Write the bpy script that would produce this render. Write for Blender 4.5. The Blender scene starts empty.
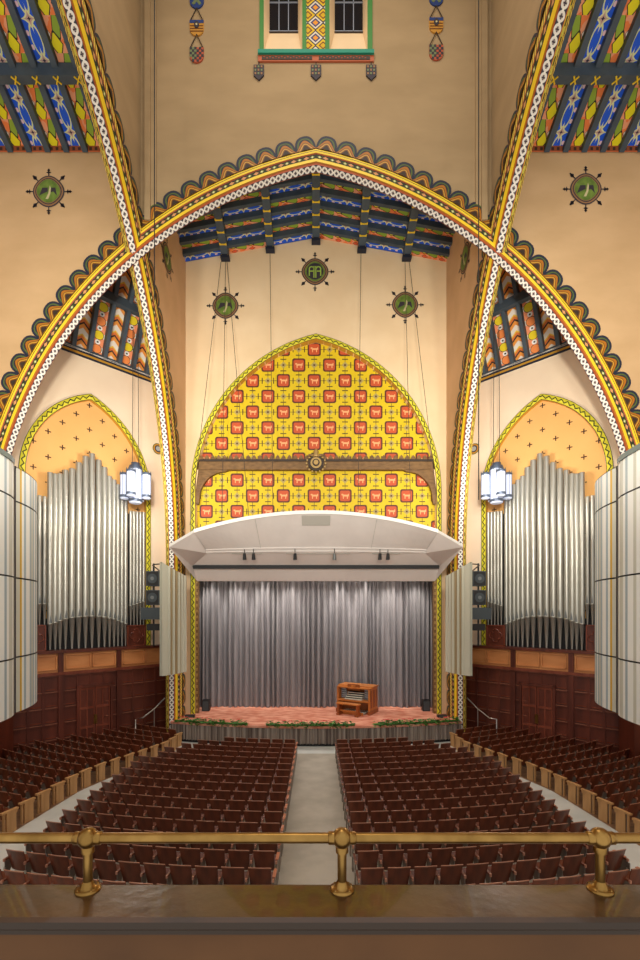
import bpy, math, random
from math import sin, cos, pi, sqrt, atan2, acos
random.seed(7)
SC = bpy.context.scene
COL = SC.collection
F = 453.33; CX = 316.0; HY = 612.0; ZC = 6.56
S2 = sqrt(2.0)

# ------------------------------------------------------------------ materials
def lin(c):
    return tuple(((x/255.0)/12.92 if x/255.0 <= .04045 else ((x/255.0+.055)/1.055)**2.4) for x in c) + (1.0,)

class X:
    """tiny wrapper so node maths reads like arithmetic"""
    nt = None
    def __init__(s, v): s.v = v
    @staticmethod
    def m(op, *a):
        n = X.nt.nodes.new('ShaderNodeMath'); n.operation = op
        for i, q in enumerate(a):
            q = q.v if isinstance(q, X) else q
            if isinstance(q, (int, float)): n.inputs[i].default_value = q
            else: X.nt.links.new(q, n.inputs[i])
        return X(n.outputs[0])
    def __add__(s, o): return X.m('ADD', s, o)
    __radd__ = __add__
    def __sub__(s, o): return X.m('SUBTRACT', s, o)
    def __rsub__(s, o): return X.m('SUBTRACT', o, s)
    def __mul__(s, o): return X.m('MULTIPLY', s, o)
    __rmul__ = __mul__
    def __truediv__(s, o): return X.m('DIVIDE', s, o)
    def __lt__(s, o): return X.m('LESS_THAN', s, o)
    def __gt__(s, o): return X.m('GREATER_THAN', s, o)
def fr(a): return X.m('FRACT', a)
def fl(a): return X.m('FLOOR', a)
def ab(a): return X.m('ABSOLUTE', a)
def mx(a, b): return X.m('MAXIMUM', a, b)
def mn(a, b): return X.m('MINIMUM', a, b)
def sq(a): return X.m('SQRT', a)
def sn(a): return X.m('SINE', a)
def cmix(f, a, b):
    """colour a where f=0, b where f=1"""
    n = X.nt.nodes.new('ShaderNodeMix'); n.data_type = 'RGBA'
    f = f.v if isinstance(f, X) else f
    if isinstance(f, (int, float)): n.inputs[0].default_value = f
    else: X.nt.links.new(f, n.inputs[0])
    for k, c in ((6, a), (7, b)):
        if isinstance(c, tuple): n.inputs[k].default_value = lin(c) if len(c) == 3 else c
        else: X.nt.links.new(c, n.inputs[k])
    return n.outputs[2]
def noise(scale, detail=3, stretch=(1, 1, 1), coord='Object'):
    tc = X.nt.nodes.new('ShaderNodeTexCoord'); mp = X.nt.nodes.new('ShaderNodeMapping')
    mp.inputs['Scale'].default_value = stretch
    X.nt.links.new(tc.outputs[coord], mp.inputs[0])
    n = X.nt.nodes.new('ShaderNodeTexNoise'); n.inputs['Scale'].default_value = scale; n.inputs['Detail'].default_value = detail
    X.nt.links.new(mp.outputs[0], n.inputs['Vector'])
    return X(n.outputs[0])
def uv():
    n = X.nt.nodes.new('ShaderNodeUVMap'); s = X.nt.nodes.new('ShaderNodeSeparateXYZ')
    X.nt.links.new(n.outputs[0], s.inputs[0])
    return X(s.outputs[0]), X(s.outputs[1])
MATS = {}
def mat(name, col=None, fn=None, rough=.7, metal=0.0, emit=0.0, bump=None, coat=0.0):
    m = bpy.data.materials.new(name); m.use_nodes = True
    X.nt = m.node_tree; b = m.node_tree.nodes['Principled BSDF']
    b.inputs['Roughness'].default_value = rough; b.inputs['Metallic'].default_value = metal
    b.inputs['Coat Weight'].default_value = coat
    if fn:
        c = fn(); m.node_tree.links.new(c, b.inputs['Base Color'])
    else:
        b.inputs['Base Color'].default_value = lin(col)
    if emit:
        if fn: m.node_tree.links.new(c, b.inputs['Emission Color'])
        else: b.inputs['Emission Color'].default_value = lin(col)
        b.inputs['Emission Strength'].default_value = emit
    if bump:
        h = bump[0](); bn = X.nt.nodes.new('ShaderNodeBump'); bn.inputs['Strength'].default_value = bump[1]; bn.inputs['Distance'].default_value = bump[2]
        m.node_tree.links.new(h.v, bn.inputs['Height']); m.node_tree.links.new(bn.outputs[0], b.inputs['Normal'])
    MATS[name] = m
    return m
def mottled(c1, c2, scale=1.0, detail=4, stretch=(1, 1, 1), lo=.35, hi=.65):
    def f():
        n = noise(scale, detail, stretch)
        return cmix(mn(mx((n-lo)/(hi-lo), 0.0), 1.0), c1, c2)
    return f

TAN = mat('tower_plaster', fn=mottled((162, 138, 102), (172, 147, 110), .5, 4, (1, 1, 2.5)), rough=.9)
TANW = mat('ochre_plaster', fn=mottled((198, 164, 120), (208, 174, 130), .5, 4, (1, 1, 2)), rough=.9)
PEACH = mat('cream_plaster', fn=mottled((238, 210, 168), (246, 220, 180), .6, 4), rough=.9)
SIDEP = mat('shaded_side_plaster', fn=mottled((208, 170, 130), (218, 180, 140), .6, 4), rough=.9)  # darker copy of the cream plaster; the shade is in the colour
PINKP = mat('pale_cream_plaster', fn=mottled((242, 220, 192), (248, 228, 200), .6, 4), rough=.9)

def crosses():
    u, v = uv()
    u = u/.61; v = v/.60
    i = fl(u+.5); j = fl(v+.5); a = u-i; b = v-j
    odd = fr((i+j)*.5) > .25
    on = odd < .5
    arm = mx((ab(a) < .045)*(ab(b) < .21), (ab(b) < .045)*(ab(a) < .21))*on
    hole = (mx(ab(a), ab(b)) < .05)
    c = cmix(noise(1.0), (236, 178, 104), (244, 190, 118))
    return cmix(arm, c, (70, 45, 30))
ORANGE = mat('orange_niche_plaster', fn=crosses, rough=.85)

GOLDP = mat('yellow_gilt', col=(240, 206, 44), rough=.45)
GOLDD = mat('dull_gold_paint', col=(200, 150, 50), rough=.5)
REDB = mat('red_brown_paint', col=(166, 76, 36), rough=.6)
NAVY = mat('navy_paint', col=(28, 36, 56), rough=.6)
GREENS = mat('scallop_green', col=(82, 100, 44), rough=.6)
DARKB = mat('umber_paint', col=(52, 38, 26), rough=.6)
ORB = mat('scallop_orange', col=(172, 106, 16), rough=.55)
ORB2 = mat('scallop_brown', col=(112, 66, 16), rough=.55)
BEAM = mat('slate_blue_beam', fn=mottled((58, 72, 84), (70, 84, 96), 2.0), rough=.55)
BLACKP = mat('black_paint', col=(18, 18, 20), rough=.6)

def motif():
    u, v = uv(); u = u/.53
    a = fr(u)-.5; b = v-.5
    c = cmix(fr(v*3) > .5, (50, 58, 30), (36, 40, 26))
    c = cmix((ab(a+.25)*1.5+ab(b)) < .34, c, (210, 150, 100))
    c = cmix((ab(a-.22)+ab(b)*.5) < .16, c, (170, 176, 96))
    c = cmix((ab(a-.22)+ab(b)*.5) < .07, c, (235, 230, 200))
    return cmix(ab(a) < .03, c, (90, 60, 30))
MOTIF = mat('dark_motif_band', fn=motif)
def circles():
    u, v = uv(); u = u/.25
    a = fr(u)-.5; b = (v-.5)
    r = sq(a*a+b*b)
    c = cmix(ab(r-.36) < .12, (52, 50, 62), (228, 224, 214))
    c = cmix(r < .24, c, (190, 182, 172))
    c = cmix(mn(ab(a), ab(b)) < .07, c, cmix(r < .24, c, (60, 50, 60)))
    c = cmix((ab(a)+ab(b)) < .13, c, (60, 50, 60))
    c = cmix((ab(ab(a)-.5)+ab(b)) < .14, c, (240, 236, 226))
    return c
CIRC = mat('white_circle_band', fn=circles)
def rope():
    u, v = uv(); a = fr(u/.16+v*.9)
    return cmix(a > .62, (238, 206, 90), (96, 70, 40))
ROPE = mat('rope_band', fn=rope)
def soff():
    u, v = uv(); a = fr(u/.4)
    c = cmix(ab(v-.5) > .28, (88, 78, 34), (226, 196, 60))
    c = cmix((ab(v-.5) < .14)*(a > .5), c, (214, 206, 90))
    return cmix(ab(v-.5) > .46, c, (120, 70, 50))
SOFF = mat('soffit_band', fn=soff)
def zig():
    u, v = uv(); a = ab(fr(u/.34)-.5)*2
    z = .28+.44*a
    c = cmix(ab(v-z) < .11, (232, 222, 60), (44, 54, 20))
    c = cmix((v < z)*(ab(v-z) > .11), c, (206, 198, 40))
    return cmix(ab(v-.5) > .42, c, (40, 44, 24))
ZIG = mat('zigzag_border', fn=zig)

def tiles():
    u, v = uv(); P = .858
    u = u/P; v = v/P
    i = fl(u+.5); j = fl(v+.5); a = u-i; b = v-j
    odd = fr((i+j)*.5) > .25
    ev = 1-odd
    aa = ab(a); bb = ab(b)
    # rounded square
    def rs(h, r):
        qx = mx(aa-(h-r), 0.0); qy = mx(bb-(h-r), 0.0)
        return sq(qx*qx+qy*qy) < r
    c = cmix(noise(1.5), (216, 188, 4), (228, 198, 10))
    # lattice lines
    ln = mx(aa < .018, bb < .018)
    c = cmix(ln, c, (96, 82, 20))
    # odd cells: flower and four dashes
    fw = odd*((aa+bb) < .22)
    c = cmix(fw, c, (176, 158, 90))
    fw2 = odd*(mx(aa, bb) < .06)
    c = cmix(fw2, c, (90, 60, 40))
    d1 = odd*(ab(aa-.37) < .03)*(bb < .19)
    d2 = odd*(ab(bb-.37) < .03)*(aa < .19)
    c = cmix(mx(d1, d2), c, (66, 50, 20))
    c = cmix(ev*rs(.43, .15), c, (92, 40, 24))
    c = cmix(ev*rs(.335, .11), c, (200, 84, 40))
    body = (ab(b-.02) < .055)*(ab(a-.02) < .17)
    leg = (ab(ab(a-.02)-.13) < .03)*(ab(b+.08) < .10)
    head = (ab(a+.17) < .06)*(ab(b-.08) < .045)
    tail = (ab(a-.22) < .03)*(ab(b-.05) < .08)
    c = cmix(ev*mx(mx(body, leg), mx(head, tail)), c, (238, 176, 120))
    return c
TILES = mat('yellow_tile_wall', fn=tiles, rough=.6)

def blue_panel():
    u, v = uv(); u = u/.95
    a = fr(u)-.5; b = v-.5
    t = sq(ab(a)*1.3)+sq(ab(b)*1.0)
    c = cmix(ab(b) > .46, (20, 86, 214), (24, 50, 110))
    e = sq((ab(a)-.5)*(ab(a)-.5)*5.0+b*b*16)
    c = cmix(ab(e-.85) < .10, c, (214, 220, 160))
    c = cmix(t < .70, c, (220, 222, 166)); c = cmix(t < .56, c, (196, 160, 150)); c = cmix(t < .36, c, (50, 40, 60))
    c = cmix((sq((ab(a)-.33)*(ab(a)-.33)+(ab(b)-.3)*(ab(b)-.3)) < .07), c, (236, 200, 206))
    return c
BLUEP = mat('blue_ceiling_panel', fn=blue_panel)
def multi_panel():
    u, v = uv(); u = u/.85
    a = fr(u)-.5; b = v-.5
    c = cmix(noise(4, 1) > .5, (238, 128, 66), (238, 160, 120))
    def hx(x0, y0, w, h, sk):
        p = ab((a-x0)+(b-y0)*sk)*w; q = ab(b-y0)*h
        return p+q*.5+mx(q*.7-p*.1, 0.0)
    for (x0, y0, w, h, sk, cc) in ((-.26, .14, 1.9, 2.0, .0, (232, 218, 20)), (.25, -.10, 1.8, 2.3, .55, (142, 170, 52)), (.02, .42, 4, 4, 0, (240, 228, 214)), (-.2, -.36, 4, 4, 0, (222, 90, 50))):
        d = hx(x0, y0, w, h, sk)
        c = cmix(d < .72, c, (46, 36, 20)); c = cmix(d < .60, c, cc)
    return c
MULTI = mat('orange_green_ceiling_panel', fn=multi_panel)
def chev():
    u, v = uv(); a = fr(u/.72+ab(v-.5)*.8)
    c = (238, 226, 212)
    c = cmix(a > .35, c, (234, 150, 60))
    c = cmix(a > .60, c, (56, 34, 28))
    c = cmix(a > .72, c, (226, 120, 52))
    return cmix(a > .90, c, (240, 196, 60))
CHEV = mat('chevron_ceiling_panel', fn=chev)
def dots():
    u, v = uv(); u = u/.62
    a = fr(u)-.5; b = (v-.5)
    k = fr(fl(u)*.5) > .25
    c = cmix((sq(a*a+(ab(b)-.36)*(ab(b)-.36)) < .17), (246, 150, 104), (240, 238, 228))
    c = cmix((sq(a*a*1.0+b*b) < .34), c, (60, 40, 30))
    c = cmix((sq(a*a*1.0+b*b) < .30), c, cmix(k, (242, 140, 70), (240, 214, 30)))
    c = cmix((sq((ab(a)-.5)*(ab(a)-.5)+b*b) < .17), c, (244, 240, 234))
    c = cmix((sq((ab(a)-.5)*(ab(a)-.5)+b*b) < .07), c, (60, 50, 60))
    return c
DOTS = mat('dotted_ceiling_panel', fn=dots)
def fret():
    u, v = uv(); a = fr(u/.22)
    c = cmix((ab(a-.5) < .25)*(ab(v-.5) < .25), (150, 78, 40), (60, 34, 26))
    return cmix(v < .12, c, (214, 100, 50))
FRET = mat('brown_fret_band', fn=fret)
def lancet():
    u, v = uv(); P = .62
    a = ab(fr(u/P)-.5)*2; k = fr(fl(u/P)*.5) > .25
    d = ab(fr(v/.62)-.5)*2
    s = a*.9+d
    c = cmix(s > .35, (212, 170, 20), (120, 60, 30))
    c = cmix(s > .55, c, (224, 186, 30))
    c = cmix(s > .85, c, (40, 42, 66))
    c = cmix(s > 1.05, c, (222, 214, 196))
    c = cmix(s > 1.3, c, (52, 60, 110))
    return cmix(s > 1.55, c, (232, 150, 40))
LANC = mat('diamond_painted_panel', fn=lancet)

def woodfn(c1, c2, sc=3, st=(1, 1, .12)):
    return mottled(c1, c2, sc, 5, st, .3, .7)
DWOOD = mat('dark_red_wood', fn=woodfn((74, 32, 22), (108, 50, 34)), rough=.38)
DWOODM = mat('dark_red_wood_moulding', fn=woodfn((104, 50, 36), (134, 72, 54)), rough=.25)
DWOODL = mat('dark_wood_bead_highlight', col=(150, 96, 76), rough=.25)  # paler beads along the rails; gloss highlight put into the colour
SEATE = mat('seat_edge_glint', col=(176, 122, 98), rough=.3)  # pale tone puts the specular rim of the seats into the colour
ARMP = mat('arm_wood', col=(190, 118, 84), rough=.3)
LWOOD = mat('honey_wood', fn=woodfn((188, 120, 68), (212, 144, 88), 3, (.3, .3, 1)), rough=.38)
SEATW = mat('seat_wood', fn=woodfn((78, 34, 18), (116, 54, 30), 6, (1, 1, .25)), rough=.34, coat=.2)
ENDW = mat('seat_end_wood', fn=woodfn((166, 122, 76), (196, 150, 98), 6), rough=.5)
CONSW = mat('console_wood', fn=woodfn((184, 108, 50), (210, 134, 66), 4), rough=.35)
CONSD = mat('console_dark_wood', fn=woodfn((140, 74, 34), (166, 94, 46), 4), rough=.35)
LEDGEW = mat('ledge_wood', fn=mottled((44, 26, 11), (84, 52, 24), 1.6, 6, (1, 3, 1), .3, .7), rough=.28, coat=.4,
             bump=(lambda: noise(14, 5), .25, .01))
PARW = mat('parapet_wood', fn=mottled((82, 52, 24), (104, 68, 34), 1.2, 5, (1, 1, 1.5), .3, .7), rough=.8)
BRASS = mat('brass', fn=mottled((138, 106, 56), (168, 132, 74), 6, 4), rough=.3, metal=1.0)
PIPE = mat('pipe_metal', fn=mottled((176, 174, 164), (190, 188, 178), 2, 3, (1, 1, .2)), rough=.36, metal=.65)
PIPED = mat('pipe_mouth', col=(60, 56, 50), rough=.5)
STEEL = mat('painted_steel', col=(120, 124, 124), rough=.4, metal=.5)
IRON = mat('grey_iron', col=(120, 108, 98), rough=.45, metal=.4)
CABLE = mat('cable_grey', col=(70, 58, 48), rough=.6)
CONC = mat('pale_concrete', fn=mottled((168, 160, 146), (188, 180, 166), 1.2, 6), rough=.55)
AISLE = mat('light_aisle_floor', fn=mottled((196, 200, 196), (212, 214, 210), 1.2, 5), rough=.4)
BFLOOR = mat('brown_wood_floor', fn=mottled((120, 90, 66), (150, 116, 88), 2, 5, (1, 4, 1)), rough=.4)
CARPET = mat('coral_carpet', fn=mottled((200, 118, 92), (228, 164, 138), 1.6, 7, (1, 1.8, 1), .38, .62), rough=.95)
CURT = mat('grey_curtain', fn=mottled((134, 131, 134), (150, 147, 150), .8, 3, (1, 1, .2)), rough=.85)
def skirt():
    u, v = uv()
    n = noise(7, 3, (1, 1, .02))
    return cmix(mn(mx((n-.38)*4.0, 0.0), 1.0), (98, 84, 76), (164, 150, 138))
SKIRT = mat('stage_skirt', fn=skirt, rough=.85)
WHITE = mat('canopy_white', fn=mottled((222, 214, 208), (230, 222, 216), .8), rough=.6)
WHITEE = mat('canopy_edge', col=(246, 244, 238), rough=.5)
GREYP = mat('grille_grey', col=(186, 182, 172), rough=.7)
LEDB = mat('black_body', col=(22, 22, 24), rough=.5)
SPKG = mat('speaker_cloth', col=(64, 72, 76), rough=.7)
LEAF = mat('garland_green', fn=mottled((30, 84, 26), (86, 140, 50), 9, 3), rough=.6)
REDF = mat('poinsettia_red', col=(206, 40, 36), rough=.6)
GLASSD = mat('dark_window_glass', col=(20, 24, 34), rough=.15)
LEAD = mat('window_leading', col=(150, 158, 172), rough=.5)
GRN = mat('green_frame', col=(62, 130, 56), rough=.6)
TEAL = mat('teal_sill', col=(20, 138, 112), rough=.6)
RUST = mat('rust_frieze', col=(176, 88, 50), rough=.6)
SCR = mat('screen_pale', fn=mottled((238, 243, 240), (244, 246, 242), 1, 2), rough=.55)
SCRB = mat('screen_bluegrey', col=(166, 184, 194), rough=.55)
SCRG = mat('screen_stone', col=(204, 206, 194), rough=.55)
SCRK = mat('screen_dark_grey', col=(72, 74, 78), rough=.6)
SCRY = mat('screen_yellow', col=(214, 172, 30), rough=.55)
RIMG = mat('screen_rim', col=(110, 124, 120), rough=.6)
PLEAT = mat('pleat_pale_green', col=(202, 200, 180), rough=.7)
PLEATB = mat('pleat_brown', col=(162, 142, 104), rough=.7)
LAMPW = mat('lamp_glass', col=(206, 216, 240), rough=.3, emit=.3)
LAMPM = mat('lamp_metal', col=(84, 96, 116), rough=.4, metal=.3)
MEDG = mat('medallion_green', fn=mottled((84, 110, 40), (120, 148, 60), 3), rough=.7)
MEDR = mat('medallion_rim', col=(150, 110, 74), rough=.7)
MEDD = mat('medallion_dark', col=(56, 50, 58), rough=.7)
MEDP = mat('medallion_bird', col=(206, 196, 150), rough=.7)
MEDL = mat('medallion_letter', col=(160, 190, 80), rough=.7)
BLUEF = mat('shield_blue', col=(34, 60, 120), rough=.7)
SHY = mat('shield_ochre', col=(196, 140, 50), rough=.7)
SHR = mat('shield_red', col=(176, 84, 56), rough=.7)
SHG = mat('shield_green', col=(112, 126, 86), rough=.7)
BRZ = mat('bronze_brown_beam', fn=mottled((104, 74, 36), (132, 98, 54), 3, 5, (1, 1, 3)), rough=.55)
BRZL = mat('bronze_ornament', col=(176, 146, 88), rough=.45, metal=.3)
CHROME = mat('handrail_steel', col=(190, 186, 180), rough=.3, metal=.8)
CREAMK = mat('cream_keys', col=(224, 222, 206), rough=.5)
SILV = mat('silver_stops', col=(164, 172, 178), rough=.5)

# ------------------------------------------------------------------ mesh helpers
class MB:
    def __init__(s): s.v = []; s.f = []; s.m = []; s.u = []; s.mats = []; s.sm = []
    def mi(s, m):
        if m not in s.mats: s.mats.append(m)
        return s.mats.index(m)
    def face(s, pts, m, uvs=None, smooth=False):
        b = len(s.v); s.v += [tuple(p) for p in pts]
        s.f.append(tuple(range(b, b+len(pts)))); s.m.append(s.mi(m)); s.sm.append(smooth)
        s.u.append(uvs if uvs else [(0.5, 0.5)]*len(pts))
    def grid(s, rows, m, uvs=None, smooth=False, close=False):
        """rows of points; shared vertices"""
        b = len(s.v); nr = len(rows); nc = len(rows[0])
        for r in rows: s.v += [tuple(p) for p in r]
        k = s.mi(m)
        for i in range(nr-1):
            for j in range(nc if close else nc-1):
                j2 = (j+1) % nc
                s.f.append((b+i*nc+j, b+i*nc+j2, b+(i+1)*nc+j2, b+(i+1)*nc+j)); s.m.append(k); s.sm.append(smooth)
                s.u.append([uvs[i][j], uvs[i][j2], uvs[i+1][j2], uvs[i+1][j]] if uvs else [(0.5, 0.5)]*4)
    def box(s, x0, x1, y0, y1, z0, z1, m, f=None):
        P = [(x0, y0, z0), (x1, y0, z0), (x1, y1, z0), (x0, y1, z0), (x0, y0, z1), (x1, y0, z1), (x1, y1, z1), (x0, y1, z1)]
        if f: P = [f(*p) for p in P]
        b = len(s.v); s.v += P; k = s.mi(m)
        for q in ((0, 3, 2, 1), (4, 5, 6, 7), (0, 1, 5, 4), (1, 2, 6, 5), (2, 3, 7, 6), (3, 0, 4, 7)):
            s.f.append(tuple(b+i for i in q)); s.m.append(k); s.sm.append(False); s.u.append([(0, 0), (1, 0), (1, 1), (0, 1)])
    def prism(s, pts, d, m):
        """pts: 3D polygon, d: extrusion vector"""
        n = len(pts); q = [tuple(p[i]+d[i] for i in range(3)) for p in pts]
        s.face(pts, m); s.face(q[::-1], m)
        for i in range(n):
            j = (i+1) % n
            s.face([pts[i], q[i], q[j], pts[j]], m)
    def tube(s, pts, r, m, n=8, smooth=True, caps=True):
        rings = []
        for i, p in enumerate(pts):
            a = pts[max(i-1, 0)]; c = pts[min(i+1, len(pts)-1)]
            d = [c[k]-a[k] for k in range(3)]; L = sqrt(sum(t*t for t in d)) or 1; d = [t/L for t in d]
            up = (0, 0, 1) if abs(d[2]) < .9 else (1, 0, 0)
            e = (d[1]*up[2]-d[2]*up[1], d[2]*up[0]-d[0]*up[2], d[0]*up[1]-d[1]*up[0])
            L = sqrt(sum(t*t for t in e)); e = [t/L for t in e]
            g = (d[1]*e[2]-d[2]*e[1], d[2]*e[0]-d[0]*e[2], d[0]*e[1]-d[1]*e[0])
            rr = r[i] if isinstance(r, (list, tuple)) else r
            rings.append([tuple(p[k]+rr*(cos(2*pi*j/n)*e[k]+sin(2*pi*j/n)*g[k]) for k in range(3)) for j in range(n)])
        s.grid(rings, m, smooth=smooth, close=True)
        if caps: s.face(rings[0][::-1], m); s.face(rings[-1], m)
    def lathe(s, c, prof, m, n=16, smooth=True):
        """prof: list (r, z) around vertical axis at c"""
        rings = [[(c[0]+r*cos(2*pi*j/n), c[1]+r*sin(2*pi*j/n), c[2]+z) for j in range(n)] for r, z in prof]
        s.grid(rings, m, smooth=smooth, close=True)
        if prof[0][0] > 1e-4: s.face(rings[0][::-1], m)
        if prof[-1][0] > 1e-4: s.face(rings[-1], m)
    def build(s, name, parent=None, origin=None):
        me = bpy.data.meshes.new(name)
        if parent is not None:
            off = [0, 0, 0]; p = parent
            while p is not None:
                off = [off[i]+p.location[i] for i in range(3)]; p = p.parent
        elif origin is not None: off = list(origin)
        else:
            xs = [p[0] for p in s.v]; ys = [p[1] for p in s.v]; zs = [p[2] for p in s.v]
            off = [(min(xs)+max(xs))/2, (min(ys)+max(ys))/2, min(zs)]
        me.from_pydata([(p[0]-off[0], p[1]-off[1], p[2]-off[2]) for p in s.v], [], s.f)
        for m in s.mats: me.materials.append(m)
        me.polygons.foreach_set('material_index', s.m)
        me.polygons.foreach_set('use_smooth', s.sm)
        ul = me.uv_layers.new(name='UVMap')
        flat = []
        for q in s.u:
            for a in q: flat += [a[0], a[1]]
        ul.data.foreach_set('uv', flat)
        me.update()
        o = bpy.data.objects.new(name, me); COL.objects.link(o)
        if parent is not None: o.parent = parent
        else: o.location = off
        return o
def tag(o, label, cat, group=None, kind=None):
    o['label'] = label; o['category'] = cat
    if group: o['group'] = group
    if kind: o['kind'] = kind
    return o
def struct(o): o['kind'] = 'structure'; return o
def empty(name, loc, label=None, cat=None, group=None):
    o = bpy.data.objects.new(name, None); COL.objects.link(o); o.location = loc
    if label: tag(o, label, cat, group)
    return o
def copy_tree(o, parent=None):
    c = o.copy(); COL.objects.link(c)
    if parent is not None: c.parent = parent
    for ch in o.children: copy_tree(ch, c)
    return c
SIDE = {-1: 'left', 1: 'right'}

# ------------------------------------------------------------------ arch geometry
L_, ZS, CC, RR = 13.03, ZC+1.71, 3.54, 16.57
Y0, AX = 11.35, 7.6
OUT = .95
def zarch(t, o=OUT):
    t = abs(t)
    if t >= L_+o: return None
    return ZS+sqrt(max((RR+o)**2-(t+CC)**2, 0))
def arch_tz(side, o, q):
    """q<0: metres below the spring on the leg, 0..1 spring to apex"""
    if q < 0: return side*(L_+o), ZS+q
    th = q*acos(CC/(RR+o))
    return side*((RR+o)*cos(th)-CC), ZS+(RR+o)*sin(th)
NARC = 44
QS = [-(ZS), -(ZS)*.66, -(ZS)*.33]+[i/NARC for i in range(NARC+1)]
PROF_ = [(.95, -.50, REDB), (.90, -.53, GOLDP), (.84, -.54, DARKB), (.82, -.54, GOLDP), (.75, -.53, REDB), (.72, -.50, MOTIF), (.545, -.50, GOLDP), (.52, -.53, GOLDP), (.41, -.53, ORB), (.38, -.49, REDB),
        (.30, -.50, CIRC), (.18, -.31, REDB), (.185, -.29, SOFF), (.29, -.18, ROPE), (.34, -.13, DARKB), (.95, -.10, None)]
PROFL = [(.95, -.50, REDB), (.90, -.51, GOLDP), (.87, -.51, ROPE), (.72, -.48, REDB), (.70, -.46, MOTIF), (.55, -.40, DARKB), (.53, -.40, GOLDP), (.38, -.33, ORB), (.34, -.30, REDB),
         (.31, -.28, CIRC), (.21, -.06, REDB), (.20, -.04, SOFF), (.24, .07, DARKB), (.25, .09, ROPE), (.30, .14, DARKB), (.95, .18, None)]
def set_arch(kind):
    global L_, ZS, CC, RR
    if kind == 'long': L_, ZS, CC, RR = 11.72, ZC+2.63, 5.22, 16.94
    else: L_, ZS, CC, RR = 13.03, ZC+1.71, 3.54, 16.57
def make_arch(P0, e, n, label, scal_sides, ropes=False):
    """P0 centre (x,y), e direction along span, n normal of its visible face is -n"""
    set_arch('long' if ropes else 'cross'); PROF = PROFL if ropes else PROF_
    QS = [-(ZS), -(ZS)*.66, -(ZS)*.33]+[i/NARC for i in range(NARC+1)]
    root = empty('painted_arch', (P0[0], P0[1], 0), label, 'arch', 'crossing painted arches of the hall')
    def pt(t, z, w): return (P0[0]+e[0]*t+n[0]*w, P0[1]+e[1]*t+n[1]*w, z)
    mb = MB()
    for side in (-1, 1):
        # cumulative length at mid offset
        lens = [0]; prev = arch_tz(side, .5, QS[0])
        for q in QS[1:]:
            cur = arch_tz(side, .5, q); lens.append(lens[-1]+math.dist(prev, cur)); prev = cur
        tot = lens[-1]
        for i in range(len(PROF)-1):
            o0, w0, m = PROF[i]; o1, w1, _ = PROF[i+1]
            rows = []; us = []
            for q, l in zip(QS, lens):
                a = arch_tz(side, o0, q); b = arch_tz(side, o1, q)
                rows.append([pt(a[0], a[1], w0), pt(b[0], b[1], w1)]); us.append([(l-tot, 0), (l-tot, 1)])
            mb.grid(rows, m, us)
    mb.build('arch_rib', root)
    sb = MB()
    layers = [('l', 1.0, 1.0, NAVY), ('l', .80, .84, GREENS), ('l', .66, .76, NAVY), ('b', 1.02, .74, DARKB), ('b', 1.0, .67, ORB), ('b', .86, .50, ORB2), ('b', .74, .44, GOLDD), ('b', .56, .36, ORB2), ('b', .40, .28, DARKB)]
    ro = RR+OUT; thm = acos(CC/ro); arc = ro*thm
    for side, w0, sgw in scal_sides:
        N = int(round(arc/.84)); step = arc/N
        ks = [(N-k-.5)*step for k in range(N)]+[-((k+.5)*step) for k in range(0, int(ZS/step))]
        for a in ks:
            if a >= 0:
                th = a/ro; T = (-sin(th), cos(th)); Nn = (cos(th), sin(th)); c = (ro*cos(th)-CC, ZS+ro*sin(th))
            else: T = (0, 1); Nn = (1, 0); c = (L_+OUT, ZS+a)
            for li, (kd, ws, hs, m) in enumerate(layers):
                W = .425*ws; H = .60*hs; pts = []
                for j in range(13):
                    if kd == 'l':
                        ph = pi*j/12; cx = cos(ph); sy = sin(ph)
                        px = W*(abs(cx)**.85)*(1 if cx >= 0 else -1); py = H*(sy**.7)
                    else:
                        px = W*(1-j/6); py = H*(.5+.5*cos(pi*px/W))**.75
                    pts.append((c[0]+T[0]*px+Nn[0]*(py-.03), c[1]+T[1]*px+Nn[1]*(py-.03)))
                w = w0+sgw*(.015+.006*li)
                P3 = [pt(side*p[0], p[1], w) for p in pts]
                if li == 0: sb.prism(P3, tuple(-n[i]*sgw*.07 if i < 2 else 0 for i in range(3)), m)
                else: sb.face(P3, m)
    sb.build('scallop_border', root)
    return root
YF = Y0+AX-.5          # near face of transverse arch
make_arch((0, Y0+AX), (1, 0), (0, 1), 'wide painted arch spanning the hall in front of the stage bay, scalloped gold edge', [(-1, -.5, -1), (1, -.5, -1)])
for sg in (-1, 1):
    make_arch((sg*AX, Y0), (0, 1), (sg, 0), 'long painted arch running overhead toward the %s side of the stage' % SIDE[sg], [(1, -.5, -1)], True)

# ------------------------------------------------------------------ upper walls
set_arch('cross')
ZT = ZC+28.5
def quad(mb, a, b, c, d, m, uvs=None): mb.face([a, b, c, d], m, uvs)
def strip_wall(mb, f, ts, lo, hi, m, thick=None):
    """f(t,z,w)->3d ; lo(t), hi(t)"""
    for a, b in zip(ts, ts[1:]):
        la, lb, ha, hb = lo(a), lo(b), hi(a), hi(b)
        if ha-la < 1e-3 and hb-lb < 1e-3: continue
        mb.face([f(a, la, 0), f(b, lb, 0), f(b, hb, 0), f(a, ha, 0)], m, [(a, la), (b, lb), (b, hb), (a, ha)])
        if thick: mb.face([f(a, la, 0), f(b, lb, 0), f(b, lb, thick), f(a, la, thick)], m)
        if thick: mb.face([f(a, la, thick), f(b, lb, thick), f(b, hb, thick), f(a, ha, thick)], m)
def lin_ts(a, b, n): return [a+(b-a)*i/n for i in range(n+1)]
WX, WZ = 2.3, ZC+22.8
yw = YF+.06
TC_Z = ZC+18.77        # transept ceiling height at the wall
def lo_arch(t):
    z = zarch(t); return 0 if z is None else z-.05
mb = MB()
ts = sorted(set([round(x, 3) for x in lin_ts(-AX+.3, AX-.3, 44)]+[-WX, WX]))
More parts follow.
